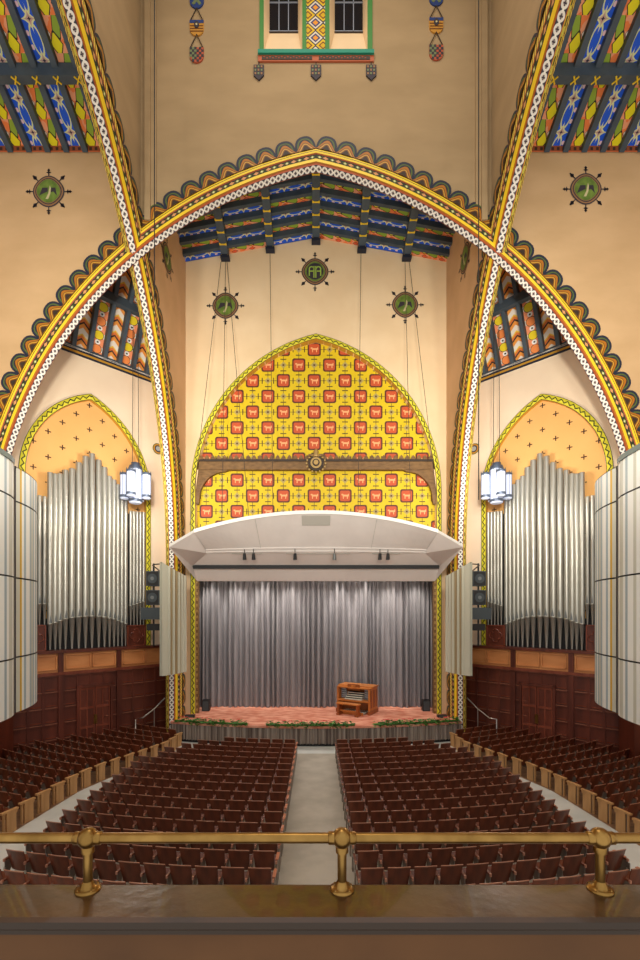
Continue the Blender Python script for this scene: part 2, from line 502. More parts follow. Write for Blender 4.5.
strip_wall(mb, lambda t, z, w: (t, yw+w, z), ts, lo_arch, lambda t: WZ, TAN)
mb.box(-AX+.3, -WX, yw, yw+.05, WZ, ZT, TAN); mb.box(WX, AX-.3, yw, yw+.05, WZ, ZT, TAN)
mb.box(-WX, WX, yw+.70, yw+.75, WZ-.2, ZT, TAN)
struct(mb.build('wall_front'))
for sg in (-1, 1):
    mb = MB()
    ts = [sg*x for x in lin_ts(AX-.2, L_+OUT-.001, 40)]
    strip_wall(mb, lambda t, z, w: (t, yw+w, z), ts, lo_arch, lambda t: TC_Z+.6, TANW, .4)
    mb.box(sg*(L_+OUT-.02), sg*17.2, yw, yw+.6, 0, TC_Z+.6, TANW)
    struct(mb.build('wall_transept_%s' % SIDE[sg]))
    # longitudinal wall, tower part and stage bay part
    set_arch('long')
    mb = MB()
    f = lambda t, z, w: (sg*(AX-.44+w), Y0+t, z)
    strip_wall(mb, f, lin_ts(-7.1, 7.16, 60), lo_arch, lambda t: ZT, TAN, .45)
    strip_wall(mb, f, lin_ts(-L_-OUT+.001, -7.1, 30), lo_arch, lambda t: ZT-8, TANW, .45)
    struct(mb.build('wall_tower_%s' % SIDE[sg]))
    mb = MB()
    strip_wall(mb, f, lin_ts(7.16, L_+OUT-.001, 40), lo_arch, lambda t: ZC+23.5, SIDEP, .5)
    mb.box(sg*(AX-.44), sg*(AX+.06), Y0+L_+OUT-.01, 25.3, 0, ZC+23.5, SIDEP)
    struct(mb.build('wall_stage_bay_%s' % SIDE[sg])); set_arch('cross')
    # slim corner pilaster of the tower
    mb = MB()
    mb.box(sg*6.95, sg*6.72, yw-.16, yw, ZC+15.9, ZT, TAN); mb.box(sg*6.72, sg*6.50, yw-.08, yw, ZC+16.1, ZT, TAN)
    struct(mb.build('trim_%d' % (1 if sg < 0 else 2)))
mb = MB(); mb.box(-7.6, 7.6, 3.9, 18.9, ZT, ZT+.3, TAN); struct(mb.build('ceiling'))

# ------------------------------------------------------------------ tower window group
root = empty('window_surround', (0, yw, WZ), 'painted window surround high on the tower wall with green strips and teal sill', 'window surround')
mb = MB()
for x0, x1 in ((-2.3, -2.13), (-.56, -.39), (.37, .55), (2.10, 2.3)):
    mb.box(x0, x1, yw-.05, yw+.1, WZ, ZT, GRN)
mb.build('green_strip', root)
mb = MB(); mb.box(-2.36, 2.36, yw-.14, yw+.3, WZ-.13, WZ+.02, TEAL); mb.build('sill', root)
mb = MB(); mb.box(-2.36, 2.36, yw-.06, yw+.05, WZ-.38, WZ-.13, RUST)
for x0, x1 in ((-2.2, -.16), (.12, 2.2)):
    mb.box(x0, x1, yw-.075, yw-.05, WZ-.33, WZ-.19, DARKB)
    k = x0+.06; up = 0
    while k < x1-.12:
        mb.box(k, k+.06, yw-.085, yw-.07, WZ-(.29 if up else .25), WZ-(.25 if up else .21), REDB); k += .12; up = 1-up
mb.build('frieze', root)
mb = MB()
mb.face([(-.39, yw-.02, WZ), (.37, yw-.02, WZ), (.37, yw-.02, ZT), (-.39, yw-.02, ZT)], LANC, [(-.37, 0), (.39, 0), (.39, ZT-WZ), (-.37, ZT-WZ)])
mb.build('diamond_panel', root)
for i, (a, b, g0, g1) in enumerate(((-2.13, -.56, -1.96, -.76), (.55, 2.10, .79, 1.97))):
    w = MB(); yg = yw+.6; zb = ZC+24.42
    w.face([(a, yw, WZ), (b, yw, WZ), (g1, yg, zb), (g0, yg, zb)], PEACH)
    w.face([(a, yw, WZ), (g0, yg, zb), (g0, yg, ZT), (a, yw, ZT)], PEACH)
    w.face([(b, yw, WZ), (g1, yg, zb), (g1, yg, ZT), (b, yw, ZT)], PEACH)
    wo = struct(w.build('window_%d' % (i+1)))
    g = MB(); g.box(g0, g1, yg, yg+.03, zb, ZT, GLASSD); g.build('pane', wo)
    g = MB()
    for k in (1, 2): g.box(g0+(g1-g0)*k/3-.018, g0+(g1-g0)*k/3+.018, yg-.03, yg, zb, ZT, LEAD)
    for zz in (zb+.04, zb+1.25, zb+2.45): g.box(g0, g1, yg-.03, yg, zz-.018, zz+.018, LEAD)
    g.box(g0-.03, g1+.03, yg-.05, yg+.02, zb-.05, zb, DARKB)
    g.build('leading', wo)
def flat_poly(mb, pts, y, d, m):
    mb.prism([(p[0], y, p[1]) for p in pts], (0, d, 0), m)
for x, nm in ((-2.33, 'left end'), (0.0, 'middle'), (2.25, 'right end')):
    mb = MB(); zt = WZ-.52; w = .21
    mb.box(x-.02, x+.02, yw-.03, yw, zt, WZ-.36, DARKB)
    flat_poly(mb, [(x-w, zt), (x+w, zt), (x+w, zt-.42), (x, zt-.62), (x-w, zt-.42)], yw-.06, .06, MEDD)
    for i in range(3):
        for j in range(3):
            mb.box(x-w+.04+i*.125, x-w+.11+i*.125, yw-.07, yw-.06, zt-.12-j*.14, zt-.04-j*.14, SHG if (i+j) % 2 else MEDR)
    tag(mb.build('hanging_shield'), 'small dark checked shield under the %s of the window frieze' % nm, 'shield', 'small shields under the tower windows')
for sg, xc in ((-1, -4.86), (1, 4.90)):
    y = yw-.05
    sh = .0 if sg < 0 else .1
    for k, (zc, m) in enumerate(((ZC+24.62+sh, BLUEF), (ZC+24.10+sh, SHY), (ZC+23.0+sh, SHR))):
        mb = MB(); w = .285; h = .62
        if k == 0: zc = ZC+25.22+sh
        pts = [(xc-w, zc), (xc+w, zc)]+[(xc+w*cos(a), zc-h+w*1.0+w*sin(-a)) for a in [pi*i/10 for i in range(11)]]
        flat_poly(mb, pts, y, .05, m if k != 2 else SHR)
        if k == 0:
            flat_poly(mb, [(xc-.2, zc-.1), (xc-.1, zc-.05), (xc+.2, zc-.45), (xc+.1, zc-.5)], y-.01, .01, SHG)
            flat_poly(mb, [(xc+.2, zc-.1), (xc+.1, zc-.05), (xc-.2, zc-.45), (xc-.1, zc-.5)], y-.012, .01, SHG)
        if k == 1:
            mb.box(xc-w, xc+w, y-.012, y, zc-.12, zc, BLUEF)
            for q in range(3): mb.box(xc-w*.93, xc+w*.93, y-.01, y, zc-.25-q*.11, zc-.21-q*.11, ORB2)
            flat_poly(mb, [(xc+.1*cos(a), zc-.2+.14*sin(a)) for a in [2*pi*i/12 for i in range(12)]], y-.03, .03, MEDD)
            flat_poly(mb, [(xc+.04*cos(a), zc-.2+.04*sin(a)) for a in [2*pi*i/8 for i in range(8)]], y-.04, .03, MEDP)
        if k == 2:
            for i in range(6):
                for j in range(6):
                    if (i+j) % 2: continue
                    if j == 5 and i in (0, 5): continue
                    if j == 4 and i in (0,): continue
                    mb.box(xc-w+i*.095, xc-w+.095+i*.095, y-.01, y, zc-.095-j*.1, zc-j*.1, MEDD)
            if True:
                for i in range(3):
                    for j in range(5):
                        if (i+j) % 2 == 1 and not (j == 4 and i == 0): mb.box(xc-w+i*.095, xc-w+.095+i*.095, y-.008, y, zc-.095-j*.1, zc-j*.1, SHG)
        nmk = ['blue shield with pale diagonal cross', 'ochre banded shield with blue top', 'red and black chequered shield'][k]
        o = tag(mb.build('heraldic_shield'), '%s in the string %s of the tower windows' % (nmk, SIDE[sg]), 'shield', 'heraldic shields strung on the tower wall')
        if k > 0:
            c = MB()
            zp = zc+.52 if k == 2 else zc+.5
            c.tube([(xc-w+.03, y, zc), (xc, y, zp)], .018, DARKB, 5); c.tube([(xc+w-.03, y, zc), (xc, y, zp)], .018, DARKB, 5)
            c.build('cord', o)

# ------------------------------------------------------------------ transept ceilings (sloping down to the wall)
TS = .41
def panel_ceiling(name, f, us, v0, v1, mats, label=None):
    """f(u,v)->3d; panels between us lines; v along slope"""
    mb = MB()
    for i, (a, b) in enumerate(zip(us, us[1:])):
        p = [f(a, v0), f(b, v0), f(b, v1), f(a, v1)]
        L = math.dist(p[0], p[3])
        mb.face(p, mats[i % len(mats)], [(0, 0), (0, 1), (L, 1), (L, 0)])
    return struct(mb.build(name))
for sg in (-1, 1):
    us = [sg*(7.87+.76*i) for i in range(0, 13)]; TZ0 = TC_Z; TC_Z = TC_Z+.17
    fz = lambda u, v, dz=0: (u, yw-v, TC_Z+TS*v+dz)
    panel_ceiling('ceiling_transept_%s' % SIDE[sg], fz, us, .0, 9.0, [BLUEP, MULTI])
    mb = MB()
    mb.face([(sg*7.7, yw-.05, TC_Z-.2), (sg*17, yw-.05, TC_Z-.2), (sg*17, yw-.07, TC_Z+.04), (sg*7.7, yw-.07, TC_Z+.04)], FRET, [(0, 0), (9, 0), (9, 1), (0, 1)])
    struct(mb.build('trim_%d' % (3 if sg < 0 else 4)))
    for i, u in enumerate(us[1:9]):
        mb = MB()
        for v0, v1 in ((.06, 4.6),):
            P = []
            for v in (v0, v1):
                P.append([(u-.11, yw-v, TC_Z+TS*v+.05), (u+.11, yw-v, TC_Z+TS*v+.05), (u+.11, yw-v, TC_Z+TS*v-.26), (u-.11, yw-v, TC_Z+TS*v-.26)])
            mb.grid(P, BEAM, close=True); mb.face(P[0], BEAM); mb.face(P[1][::-1], BEAM)
        tag(mb.build('rafter'), 'slate blue rafter in the %s transept ceiling, %s from the arch' % (SIDE[sg], ['first', 'second', 'third', 'fourth', 'fifth', 'sixth', 'seventh', 'eighth'][i]), 'rafter', 'transept ceiling rafters')
    b = MB(); v = 1.9
    b.box(sg*8.05, sg*16.5, yw-v-.30, yw-v+.0, TC_Z+TS*v-.40, TC_Z+TS*v+.05, BEAM)
    o = tag(b.build('crossbeam'), 'horizontal slate crossbeam with gold clasps under the %s transept ceiling' % SIDE[sg], 'beam')
    for u in us[1:9]:
        c = MB(); zb_ = TC_Z+TS*v-.42
        for dx in (-1, 1):
            c.tube([(u+dx*.09, yw-v-.27, zb_), (u, yw-v-.15, zb_), (u+dx*.09, yw-v-.03, zb_)], .03, GOLDP, 5)
        c.build('clasp', o)
    TC_Z = TZ0

# ------------------------------------------------------------------ stage bay ceiling, wall and niche
YB = 24.9
def zsb(x, y): return ZC+20.55-.185*abs(x)+.34*(YB-y)
mb = MB()
nb = 10; dy = .535
yl = [YB-dy*i for i in range(nb+1)]
bx = [-7.2, -4.95, -2.5, 0, 2.5, 4.95, 7.2]
for bi in range(6):
    x0, x1 = bx[bi], bx[bi+1]
    for i in range(nb):
        a, b = yl[i], yl[i+1]
        m = (BLUEP if (i+bi) % 2 == 0 else MULTI)
        mb.face([(x0, a, zsb(x0, a)), (x1, a, zsb(x1, a)), (x1, b, zsb(x1, b)), (x0, b, zsb(x0, b))], m, [(x0*.9, 0), (x1*.9, 0), (x1*.9, 1), (x0*.9, 1)])
struct(mb.build('ceiling_stage_bay'))
ORD = ['first', 'second', 'third', 'fourth', 'fifth', 'sixth', 'seventh', 'eighth', 'ninth', 'tenth', 'eleventh', 'twelfth']
for sg in (-1, 1):
    for i in range(1, 8):
        y = yl[i]
        b = MB(); P = []
        for x in (0, sg*7.15):
            P.append([(x, y+.09, zsb(x, y)+.05), (x, y-.09, zsb(x, y)+.05), (x, y-.09, zsb(x, y)-.26), (x, y+.09, zsb(x, y)-.26)])
        b.grid(P, BEAM, close=True); b.face(P[0], BEAM); b.face(P[1], BEAM)
        tag(b.build('purlin'), 'thin slate purlin on the %s slope of the stage ceiling, %s from the back wall' % (SIDE[sg], ORD[i-1]), 'purlin', 'stage bay ceiling purlins')
for i, x in enumerate((-4.95, -2.5, 0, 2.5, 4.95)):
    b = MB(); P = []
    for y in (YB-.05, YB-.75, YB-6.0):
        dz = -.36
        w = .2
        P.append([(x-w, y, zsb(x, y)+.04), (x+w, y, zsb(x, y)+.04), (x+w, y, zsb(x, y)+dz), (x-w, y, zsb(x, y)+dz)])
    b.grid(P, BEAM, close=True); b.face(P[0], BEAM); b.face(P[-1], BEAM)
    zz = zsb(x, YB-.1)-.38
    b.box(x-.24, x+.24, YB-.35, YB-.02, zz-.07, zz+.1, NAVY)
    o = tag(b.build('roof_beam'), 'heavy slate roof beam with gold clasps above the stage, %s from the left' % ORD[i], 'beam', 'heavy beams above the stage')
    for j in range(1, 9):
        c = MB(); yy = yl[j]+.27; zz = zsb(x, yy)-.35
        c.box(x-.19, x+.19, yy-.03, yy+.03, zz-.03, zz, GOLDP)
        for s1 in (-1, 1):
            c.prism([(x+s1*.19, yy-.10, zz-.005), (x+s1*.19, yy+.10, zz-.005), (x+s1*.04, yy, zz-.005)], (0, 0, -.02), GOLDP)
        c.build('clasp', o)

# niche arch on the back wall (outer edge of border)
NL, NC, NZ = 6.88, 2.0, ZC+6.6
def nich(t, o=0.0, L=NL, c=NC, zs=NZ):
    t = abs(t)
    return zs+sqrt(max((L+c+o)**2-(t+c)**2, 0)) if t < L+o else None
mb = MB(); BW = .27
tt = lin_ts(-NL+BW+.001, NL-BW-.001, 60)
strip_wall(mb, lambda t, z, w: (t, YB+w, z), tt, lambda t: nich(t, -BW), lambda t: zsb(t, YB)+.1, PEACH, .5)
for sg in (-1, 1):
    mb.box(sg*(NL-BW-.001), sg*8.2, YB, YB+.5, 0, ZC+20.7, PEACH)
struct(mb.build('wall_back'))
def border(name, f, L, c, zs, zb, BW, m, proud=.07, n=26):
    """pointed border band; f(t,z,w) with w toward viewer negative"""
    mb = MB(); R0 = L+c
    for side in (-1, 1):
        qs = [('l', zb), ('l', zb+(zs-zb)/2)]+[('a', i/n) for i in range(n+1)]
        rows = []; us = []; l = 0; prev = None
        for k, q in qs:
            pr = []
            for o in (0, -BW):
                if k == 'l': pr.append((side*(L+o), q))
                else:
                    th = q*acos(c/(R0+o)); pr.append((side*((R0+o)*cos(th)-c), zs+(R0+o)*sin(th)))
            if prev: l += math.dist(pr[0], prev)
            prev = pr[0]
            rows.append([f(pr[0][0], pr[0][1], 0), f(pr[0][0], pr[0][1], -proud), f(pr[1][0], pr[1][1], -proud), f(pr[1][0], pr[1][1], .3)])
            us.append(l)
        mb.grid([[r[0], r[1]] for r in rows], DARKB)
        mb.grid([[r[1], r[2]] for r in rows], m, [[(u, 0), (u, 1)] for u in us])
        mb.grid([[r[2], r[3]] for r in rows], GOLDD)
    return mb
mb = border('x', lambda t, z, w: (t, YB+w, z), NL, NC, NZ, .97, BW, ZIG)
tag(mb.build('zigzag_border'), 'yellow green zigzag border framing the stage opening and tiled arch', 'border')
# beaded inner strip of the proscenium
for sg in (-1, 1):
    mb = MB(); mb.box(sg*(NL-BW), sg*(NL-BW-.12), YB+.05, YB+.35, .97, ZC+4.0, BRZ)
    for k in range(28): mb.box(sg*(NL-BW-.02), sg*(NL-BW-.10), YB+.02, YB+.06, 1.1+k*.32, 1.25+k*.32, BRZL)
    tag(mb.build('beaded_strip'), 'brown beaded strip lining the %s edge of the stage opening' % SIDE[sg], 'moulding', 'proscenium beaded strips')
# tiled tympanum
mb = MB(); yt = YB+.32
zref = ZC+(HY-349.4)/F*yt
ts = lin_ts(-NL+BW, NL-BW, 60)
zl = ZC+3.3; zmid = ZC+(HY-465)/F*yt; TP = .872/.858
for a, b in zip(ts, ts[1:]):
    def zt_(t):
        z = nich(t, -BW+.02); return z if z else zl
    za, zb_ = zt_(a), zt_(b)
    P = [(a, yt, zl), (b, yt, zl), (b, yt, min(zmid, zb_)), (a, yt, min(zmid, za))]
    mb.face(P, TILES, [(p[0]+.958, (p[2]-zref+.30)/TP) for p in P])
    if za > zmid or zb_ > zmid:
        P = [(a, yt, min(zmid, za)), (b, yt, min(zmid, zb_)), (b, yt, zb_), (a, yt, za)]
        mb.face(P, TILES, [(p[0]+.1, (p[2]-zref)/TP) for p in P])
struct(mb.build('wall_tiled'))
# bronze cross rail with ornament
root = empty('bronze_rail', (0, YB, ZC+7.6), 'brown carved rail crossing the yellow tiled arch with bracketed corners', 'rail')
zr = lambda row: ZC+(HY-row)/F*YB
mb = MB(); mb.box(-6.6, 6.6, YB+.0, YB+.3, zr(469.5), zr(459.5), BRZ); mb.box(-6.6, 6.6, YB-.05, YB+.3, zr(461.5), zr(459.5), DARKB)
mb.build('rail_board', root)
mb = MB(); k = -6.5
while k < 6.45:
    flat_poly(mb, [(k, zr(459.6)), (k+.32, zr(459.6)), (k+.25, zr(456)), (k+.16, zr(454)), (k+.07, zr(456))], YB+.1, .08, BRZ); k += .325
mb.build('crest', root)
for sg in (-1, 1):
    mb = MB(); x0 = 6.62; zt0 = zr(469.4)
    inn = [(x0-.2-1.4*(1-cos(a)), zt0-1.6+1.5*sin(a)) for a in [pi/2*i/10 for i in range(11)]]
    pts = [(x0, zt0), (x0, zt0-1.9), (x0-.15, zt0-1.9)]+inn+[(x0-1.75, zt0-.04), (x0-1.8, zt0)]
    flat_poly(mb, [(sg*p[0], p[1]) for p in pts], YB+.06, .2, BRZ)
    mb.build('corner_bracket', root)
mb = MB(); xo = 0
mb.tube([(xo, YB-.18, zr(464)), (xo, YB+.02, zr(464))], .42, DARKB, 20); mb.tube([(xo, YB-.24, zr(464)), (xo, YB-.1, zr(464))], .30, BRZL, 18)
mb.tube([(xo, YB-.27, zr(464)), (xo, YB-.2, zr(464))], .2, DARKB, 14); mb.tube([(xo, YB-.32, zr(464)), (xo, YB-.2, zr(464))], .13, BRZL, 12)
for i in range(16):
    a = 2*pi*i/16; mb.box(xo+.52*cos(a)-.04, xo+.52*cos(a)+.04, YB-.12, YB+.02, zr(464)+.46*sin(a)-.04, zr(464)+.46*sin(a)+.04, BRZL)
mb.lathe((xo, YB-.12, zr(458)), [(.18, 0), (.22, .08), (.12, .2), (.16, .3), (.08, .42), (.0, .5)], BRZL, 10)
mb.box(xo-.42, xo+.42, YB-.1, YB+.05, zr(456.5), zr(454.5), BRZ)
mb.build('rosette', root)

# ------------------------------------------------------------------ medallions
def medallion(f, label, inner, r=.55, group='painted wall medallions'):
    """f(u,v,w): wall coords centred; w outwards"""
    mb = MB()
    def disc(rad, w, m, lob=.0, n=32):
        mb.face([f(rad*(1+lob*cos(4*a))*cos(a), rad*(1+lob*cos(4*a))*sin(a), w) for a in [2*pi*i/n for i in range(n)]], m)
    for i in range(8):
        a = pi/4*i; ca, sa = cos(a), sin(a)
        def q(u, v): return f(u*ca-v*sa, u*sa+v*ca, .02)
        mb.face([q(r, -.02), q(r*1.5, -.03), q(r*1.5, .03), q(r, .02)], MEDD)
        if i % 2 == 0:
            mb.face([q(r*1.2, 0), q(r*1.28, -.10*r/.55), q(r*1.36, 0), q(r*1.28, .10*r/.55)], MEDD)
            mb.face([q(r*1.34, 0), q(r*1.42, -.07), q(r*1.55, 0), q(r*1.42, .07)], MEDD)
        else:
            mb.face([q(r*1.1, 0), q(r*1.28, -.08*r/.55), q(r*1.52, 0), q(r*1.28, .08*r/.55)], MEDD)
    disc(r*1.03, .025, MEDD, .03); disc(r*.95, .03, MEDR, .03); disc(r*.86, .035, MEDD, .03); disc(r*.80, .04, MEDR, .03); disc(r*.76, .045, MEDG, .03)
    o = mb.build('wall_medallion'); tag(o, label, 'medallion', group)
    b = MB(); s = r/.55
    def p(pts, m, w=.05): b.face([f(x*s, y*s, w) for x, y in pts], m)
    if inner == 'bird':
        p([(-.34, -.18), (-.22, .12), (-.02, .12), (-.02, -.02), (-.2, -.1)], MEDD); p([(.32, -.18), (.26, .12), (.04, .12), (.04, -.06), (.18, -.02)], MEDD)
        p([(-.1, -.3), (.0, -.1), (.06, .2), (.1, .1), (.08, -.1), (.0, -.3)], MEDP, .055)
    else:
        disc2 = [(.36*cos(a), .36*sin(a)) for a in [2*pi*i/20 for i in range(20)]]
        p(disc2, MEDD)
        for x0 in (-.07, .01): p([(x0, -.28), (x0+.05, -.28), (x0+.05, .22), (x0, .22)], MEDL, .06)
        for sg in (-1, 1):
            for k in range(8):
                a0, a1 = pi*k/8, pi*(k+1)/8
                p([(sg*(.15+.12*cos(a0)), .1+.12*sin(a0)), (sg*(.15+.12*cos(a1)), .1+.12*sin(a1)), (sg*(.15+.07*cos(a1)), .1+.07*sin(a1)), (sg*(.15+.07*cos(a0)), .1+.07*sin(a0))], MEDL, .06)
            p([(sg*.22, -.2), (sg*.27, -.2), (sg*.27, .1), (sg*.22, .1)], MEDL, .06)
            p([(sg*.08, -.02), (sg*.22, -.02), (sg*.22, .03), (sg*.08, .03)], MEDL, .06)
    b.build('painted_bird' if inner == 'bird' else 'painted_letter', o)
def wallf(x, y, z): return lambda u, v, w: (x+u, y-w, z+v)
zz = lambda row, d: ZC+(HY-row)/F*d
xx = lambda px, d: (px-CX)/F*d
medallion(wallf(xx(49, yw), yw, zz(192, yw)), 'green bird medallion on the ochre wall above the left side arch', 'bird', .61)
medallion(wallf(xx(585.5, yw), yw, zz(189.5, yw)), 'green bird medallion on the ochre wall above the right side arch', 'bird', .61)
medallion(wallf(xx(225.5, YB), YB, zz(306, YB)), 'green bird medallion on the stage wall left of the letter medallion', 'bird', .68)
medallion(wallf(xx(405, YB), YB, zz(305, YB)), 'green bird medallion on the stage wall right of the letter medallion', 'bird', .68)
medallion(wallf(xx(315, YB), YB, zz(272, YB)), 'dark letter medallion centred high on the stage wall under the ceiling', 'letter', .70)
for sg in (-1, 1):
    xw = AX-.44
    medallion((lambda u, v, w, sg=sg, xw=xw: (sg*(xw-w), 21.75-sg*u*-1*0+u, ZC+16.97+v)), 'green medallion seen obliquely on the %s side wall of the stage bay' % SIDE[sg], 'bird', .62)

# ------------------------------------------------------------------ stage
mb = MB()
def edge_y(x): return 22.17+1.0*(abs(x)/7.4)**2
xs = lin_ts(-7.42, 7.42, 60)
STZ = ZC-5.59
for a, b in zip(xs, xs[1:]):
    mb.face([(a, edge_y(a), STZ), (b, edge_y(b), STZ), (b, 28, STZ), (a, 28, STZ)], CARPET)
struct(mb.build('floor_stage'))
mb = MB(); n = 190; top = []; bot = []
for i in range(n+1):
    x = -7.42+14.84*i/n; o = .05 if i % 2 else .0; o += .02*sin(i*1.7)
    top.append((x, edge_y(x)-o, STZ-.06)); bot.append((x, edge_y(x)-o, .1))
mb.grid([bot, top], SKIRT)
for sg in (-1, 1): mb.grid([[(sg*7.42, edge_y(7.42)-.03, 0), (sg*7.42, 25, 0)], [(sg*7.42, edge_y(7.42)-.03, STZ), (sg*7.42, 25, STZ)]], SKIRT)
sk = tag(mb.build('stage_skirt'), 'grey brown pleated skirt along the curved stage front', 'skirt')
m2 = MB(); m2.grid([[(x, edge_y(x)-.09, STZ-.09) for x in xs], [(x, edge_y(x)-.09, STZ+.01) for x in xs], [(x, edge_y(x)+.1, STZ+.01) for x in xs]], CARPET); m2.build('nosing', sk)
m2 = MB(); m2.grid([[(x, edge_y(x)-.03, 0) for x in xs], [(x, edge_y(x)-.03, .12) for x in xs]], BLACKP); m2.build('plinth', sk)
# curtain
mb = MB(); pts = []; x = -7.45; random.seed(3)
ph = 0.0
while x < 7.45:
    w = random.uniform(.14, .42); amp = random.uniform(.18, .48)
    for j in range(8):
        t = j/8; pts.append((x+w*t, 26.9-amp*sin(pi*t)+.02*sin(x*2)))
    x += w
rows = []
for z, k in ((STZ+.01, 1.0), (ZC-2.0, 1.0), (ZC+.6, .9), (ZC+2.6, .6)):
    rows.append([(p[0]+.02*sin(p[0]*5+z), 26.9-(26.9-p[1])*k, z) for p in pts])
mb.grid(rows, CURT, smooth=True)
tag(mb.build('stage_curtain'), 'full width grey pleated curtain closing off the stage', 'curtain')
mb = MB(); mb.box(-8.2, 8.2, 27.6, 27.8, 0, ZC+6, BLACKP)
for sg in (-1, 1): mb.box(sg*7.5, sg*7.7, YB+.5, 27.6, 0, ZC+6, BLACKP)
mb.box(-8.2, 8.2, YB+.5, 27.8, ZC+4.2, ZC+4.4, BLACKP)
struct(mb.build('wall_stage_house'))
for sg in (-1, 1):
    mb = MB(); x = sg*6.9
    mb.grid([[(x+sg*.3*(i/12)-sg*.2, 25.6+.08*(i % 2), z) for i in range(13)] for z in (STZ, ZC+2.6)], BLACKP)
    tag(mb.build('black_leg_curtain'), 'narrow black side curtain at the %s edge of the stage' % SIDE[sg], 'curtain', 'black side curtains')
    mb = MB(); xb = sg*6.22
    mb.box(xb-.2, xb+.2, 25.5, 25.9, STZ, STZ+.62, LEDB)
    sp = tag(mb.build('stage_monitor'), 'small black loudspeaker box at the %s foot of the grey curtain' % SIDE[sg], 'loudspeaker', 'stage floor loudspeakers')
    mb = MB(); mb.box(xb-.17, xb+.17, 25.48, 25.5, STZ+.05, STZ+.57, SPKG); mb.build('grille', sp)
    mb = MB(); mb.box(sg*6.7-.25, sg*6.7+.25, 24.0, 24.25, STZ+.0, STZ+.12, LEDB); mb.box(sg*6.7-.2, sg*6.7+.2, 23.97, 24.0, STZ+.02, STZ+.1, SPKG)
    tag(mb.build('floor_box'), 'low black box on the coral stage floor by the %s pier' % SIDE[sg], 'box', 'low black stage boxes')

# garlands
def garland(px0, px1, label, seed):
    random.seed(seed)
    mb = MB(); fl_ = MB()
    x0, x1 = xx(px0, 22.6), xx(px1, 22.6)
    x0, x1 = max(x0, -7.5), min(x1, 7.5)
    N = int((x1-x0)*80)
    for i in range(N):
        x = random.uniform(x0, x1); y = edge_y(x)+random.uniform(-.24, .16); z = STZ+.0+random.uniform(-.05, .22)
        a = random.uniform(0, 2*pi); s = random.uniform(.07, .15); t = random.uniform(-.06, .06)
        mb.face([(x-s*cos(a), y-s*sin(a), z), (x+.4*s*sin(a), y-.4*s*cos(a), z+t), (x+s*cos(a), y+s*sin(a), z+t*.5), (x-.4*s*sin(a), y+.4*s*cos(a), z+.03)], LEAF)
    mb.tube([(x0+(x1-x0)*i/20, edge_y(x0+(x1-x0)*i/20), STZ+.06) for i in range(21)], .05, LEAF, 6)
    r = tag(mb.build('garland', origin=((x0+x1)/2, edge_y((x0+x1)/2), STZ)), label, 'garland', 'evergreen garlands on the stage edge')
    for i in range(int((x1-x0)*2.6)):
        f_ = MB(); x = random.uniform(x0+.1, x1-.1); y = edge_y(x)+random.uniform(.0, .16); z = STZ+.24
        for k in range(5):
            a = 2*pi*k/5; f_.face([(x, y, z), (x+.08*cos(a-.4), y+.06*sin(a-.4), z+.03), (x+.14*cos(a), y+.1*sin(a), z+.0), (x+.08*cos(a+.4), y+.06*sin(a+.4), z+.03)], REDF)
        f_.build('red_flower', r)
garland(172, 248, 'green garland with red flowers on the left part of the stage edge', 1)
garland(267, 354, 'green garland with red flowers at the middle of the stage edge', 2)
garland(373, 462, 'green garland with red flowers on the right part of the stage edge', 3)

# organ console, local frame rotated
cR = empty('organ_console', (2.34, 25.5, STZ), 'wooden organ console with stepped keyboards standing on the coral stage', 'organ')
cR.rotation_euler = (0, 0, 0)
ang = math.radians(-30)
def cf(x, y, z): return (2.34+x*cos(ang)-y*sin(ang), 25.5+x*sin(ang)+y*cos(ang), STZ+z)
def cpart(name, boxes, parent=cR):
    mb = MB()
    for b in boxes: mb.box(*b[:6], b[6], cf)
    return mb.build(name, parent)
W2 = 1.0
side = cpart('side_panel', [(W2-.1, W2, -.6, .5, .06, 1.42, CONSW), (W2-.12, W2+.04, -.64, .54, 0, .22, CONSD), (W2, W2+.015, -.5, -.3, .35, 1.3, CONSD), (W2, W2+.015, -.15, .1, .35, 1.3, CONSD), (W2, W2+.015, .25, .4, .35, 1.3, CONSD)])
cpart('side_panel', [(-W2, -W2+.1, -.6, .5, .06, 1.42, CONSW), (-W2-.04, -W2+.12, -.64, .54, 0, .22, CONSD)])
cpart('back_panel', [(-W2+.1, W2-.1, .4, .5, 0, 1.42, CONSW)])
cpart('top_board', [(-W2-.04, W2+.04, -.35, .54, 1.42, 1.5, CONSW), (-W2, W2, -.6, -.35, 1.38, 1.44, CONSW)])
cpart('music_desk', [(-.36, .36, -.55, -.48, 1.30, 1.6, CONSD), (-.12, .12, -.57, -.55, 1.36, 1.56, CONSW)])
for k in range(4):
    cpart('keyboard', [(-.5, .5, -.62+.12*k, -.3+.12*k, .76+.1*k, .80+.1*k, CREAMK), (-.48, .48, -.5+.12*k, -.34+.12*k, .80+.1*k, .82+.1*k, BLACKP)])
for s1 in (-1, 1):
    st = cpart('stop_jamb', [(s1*.56, s1*.86, -.3, -.2, .78, 1.34, SILV)])
    for i in range(3):
        for j in range(4): cpart('stop_knob', [(s1*.6+s1*.09*i, s1*.6+s1*(.09*i+.04), -.34, -.3, .84+.12*j, .88+.12*j, LEDB)], st)
cpart('key_shelf', [(-W2+.08, W2-.08, -.66, .4, .66, .74, CONSW)])
cpart('knee_panel', [(-W2+.1, W2-.1, .0, .05, 0, .66, CONSD)])
cpart('pedalboard', [(-.7+.06*i, -.665+.06*i, -.9, -.05, .06, .12, CREAMK if i % 2 else LEDB) for i in range(24)]+[(-.75, .75, -.95, -.9, 0, .16, CONSW), (-.75, .75, -.1, 0.0, 0.0, .1, CONSD)])
bR = empty('organ_bench', (1.95, 24.45, STZ), 'low wooden organ bench in front of the organ console', 'bench')
ex = 2.42; 
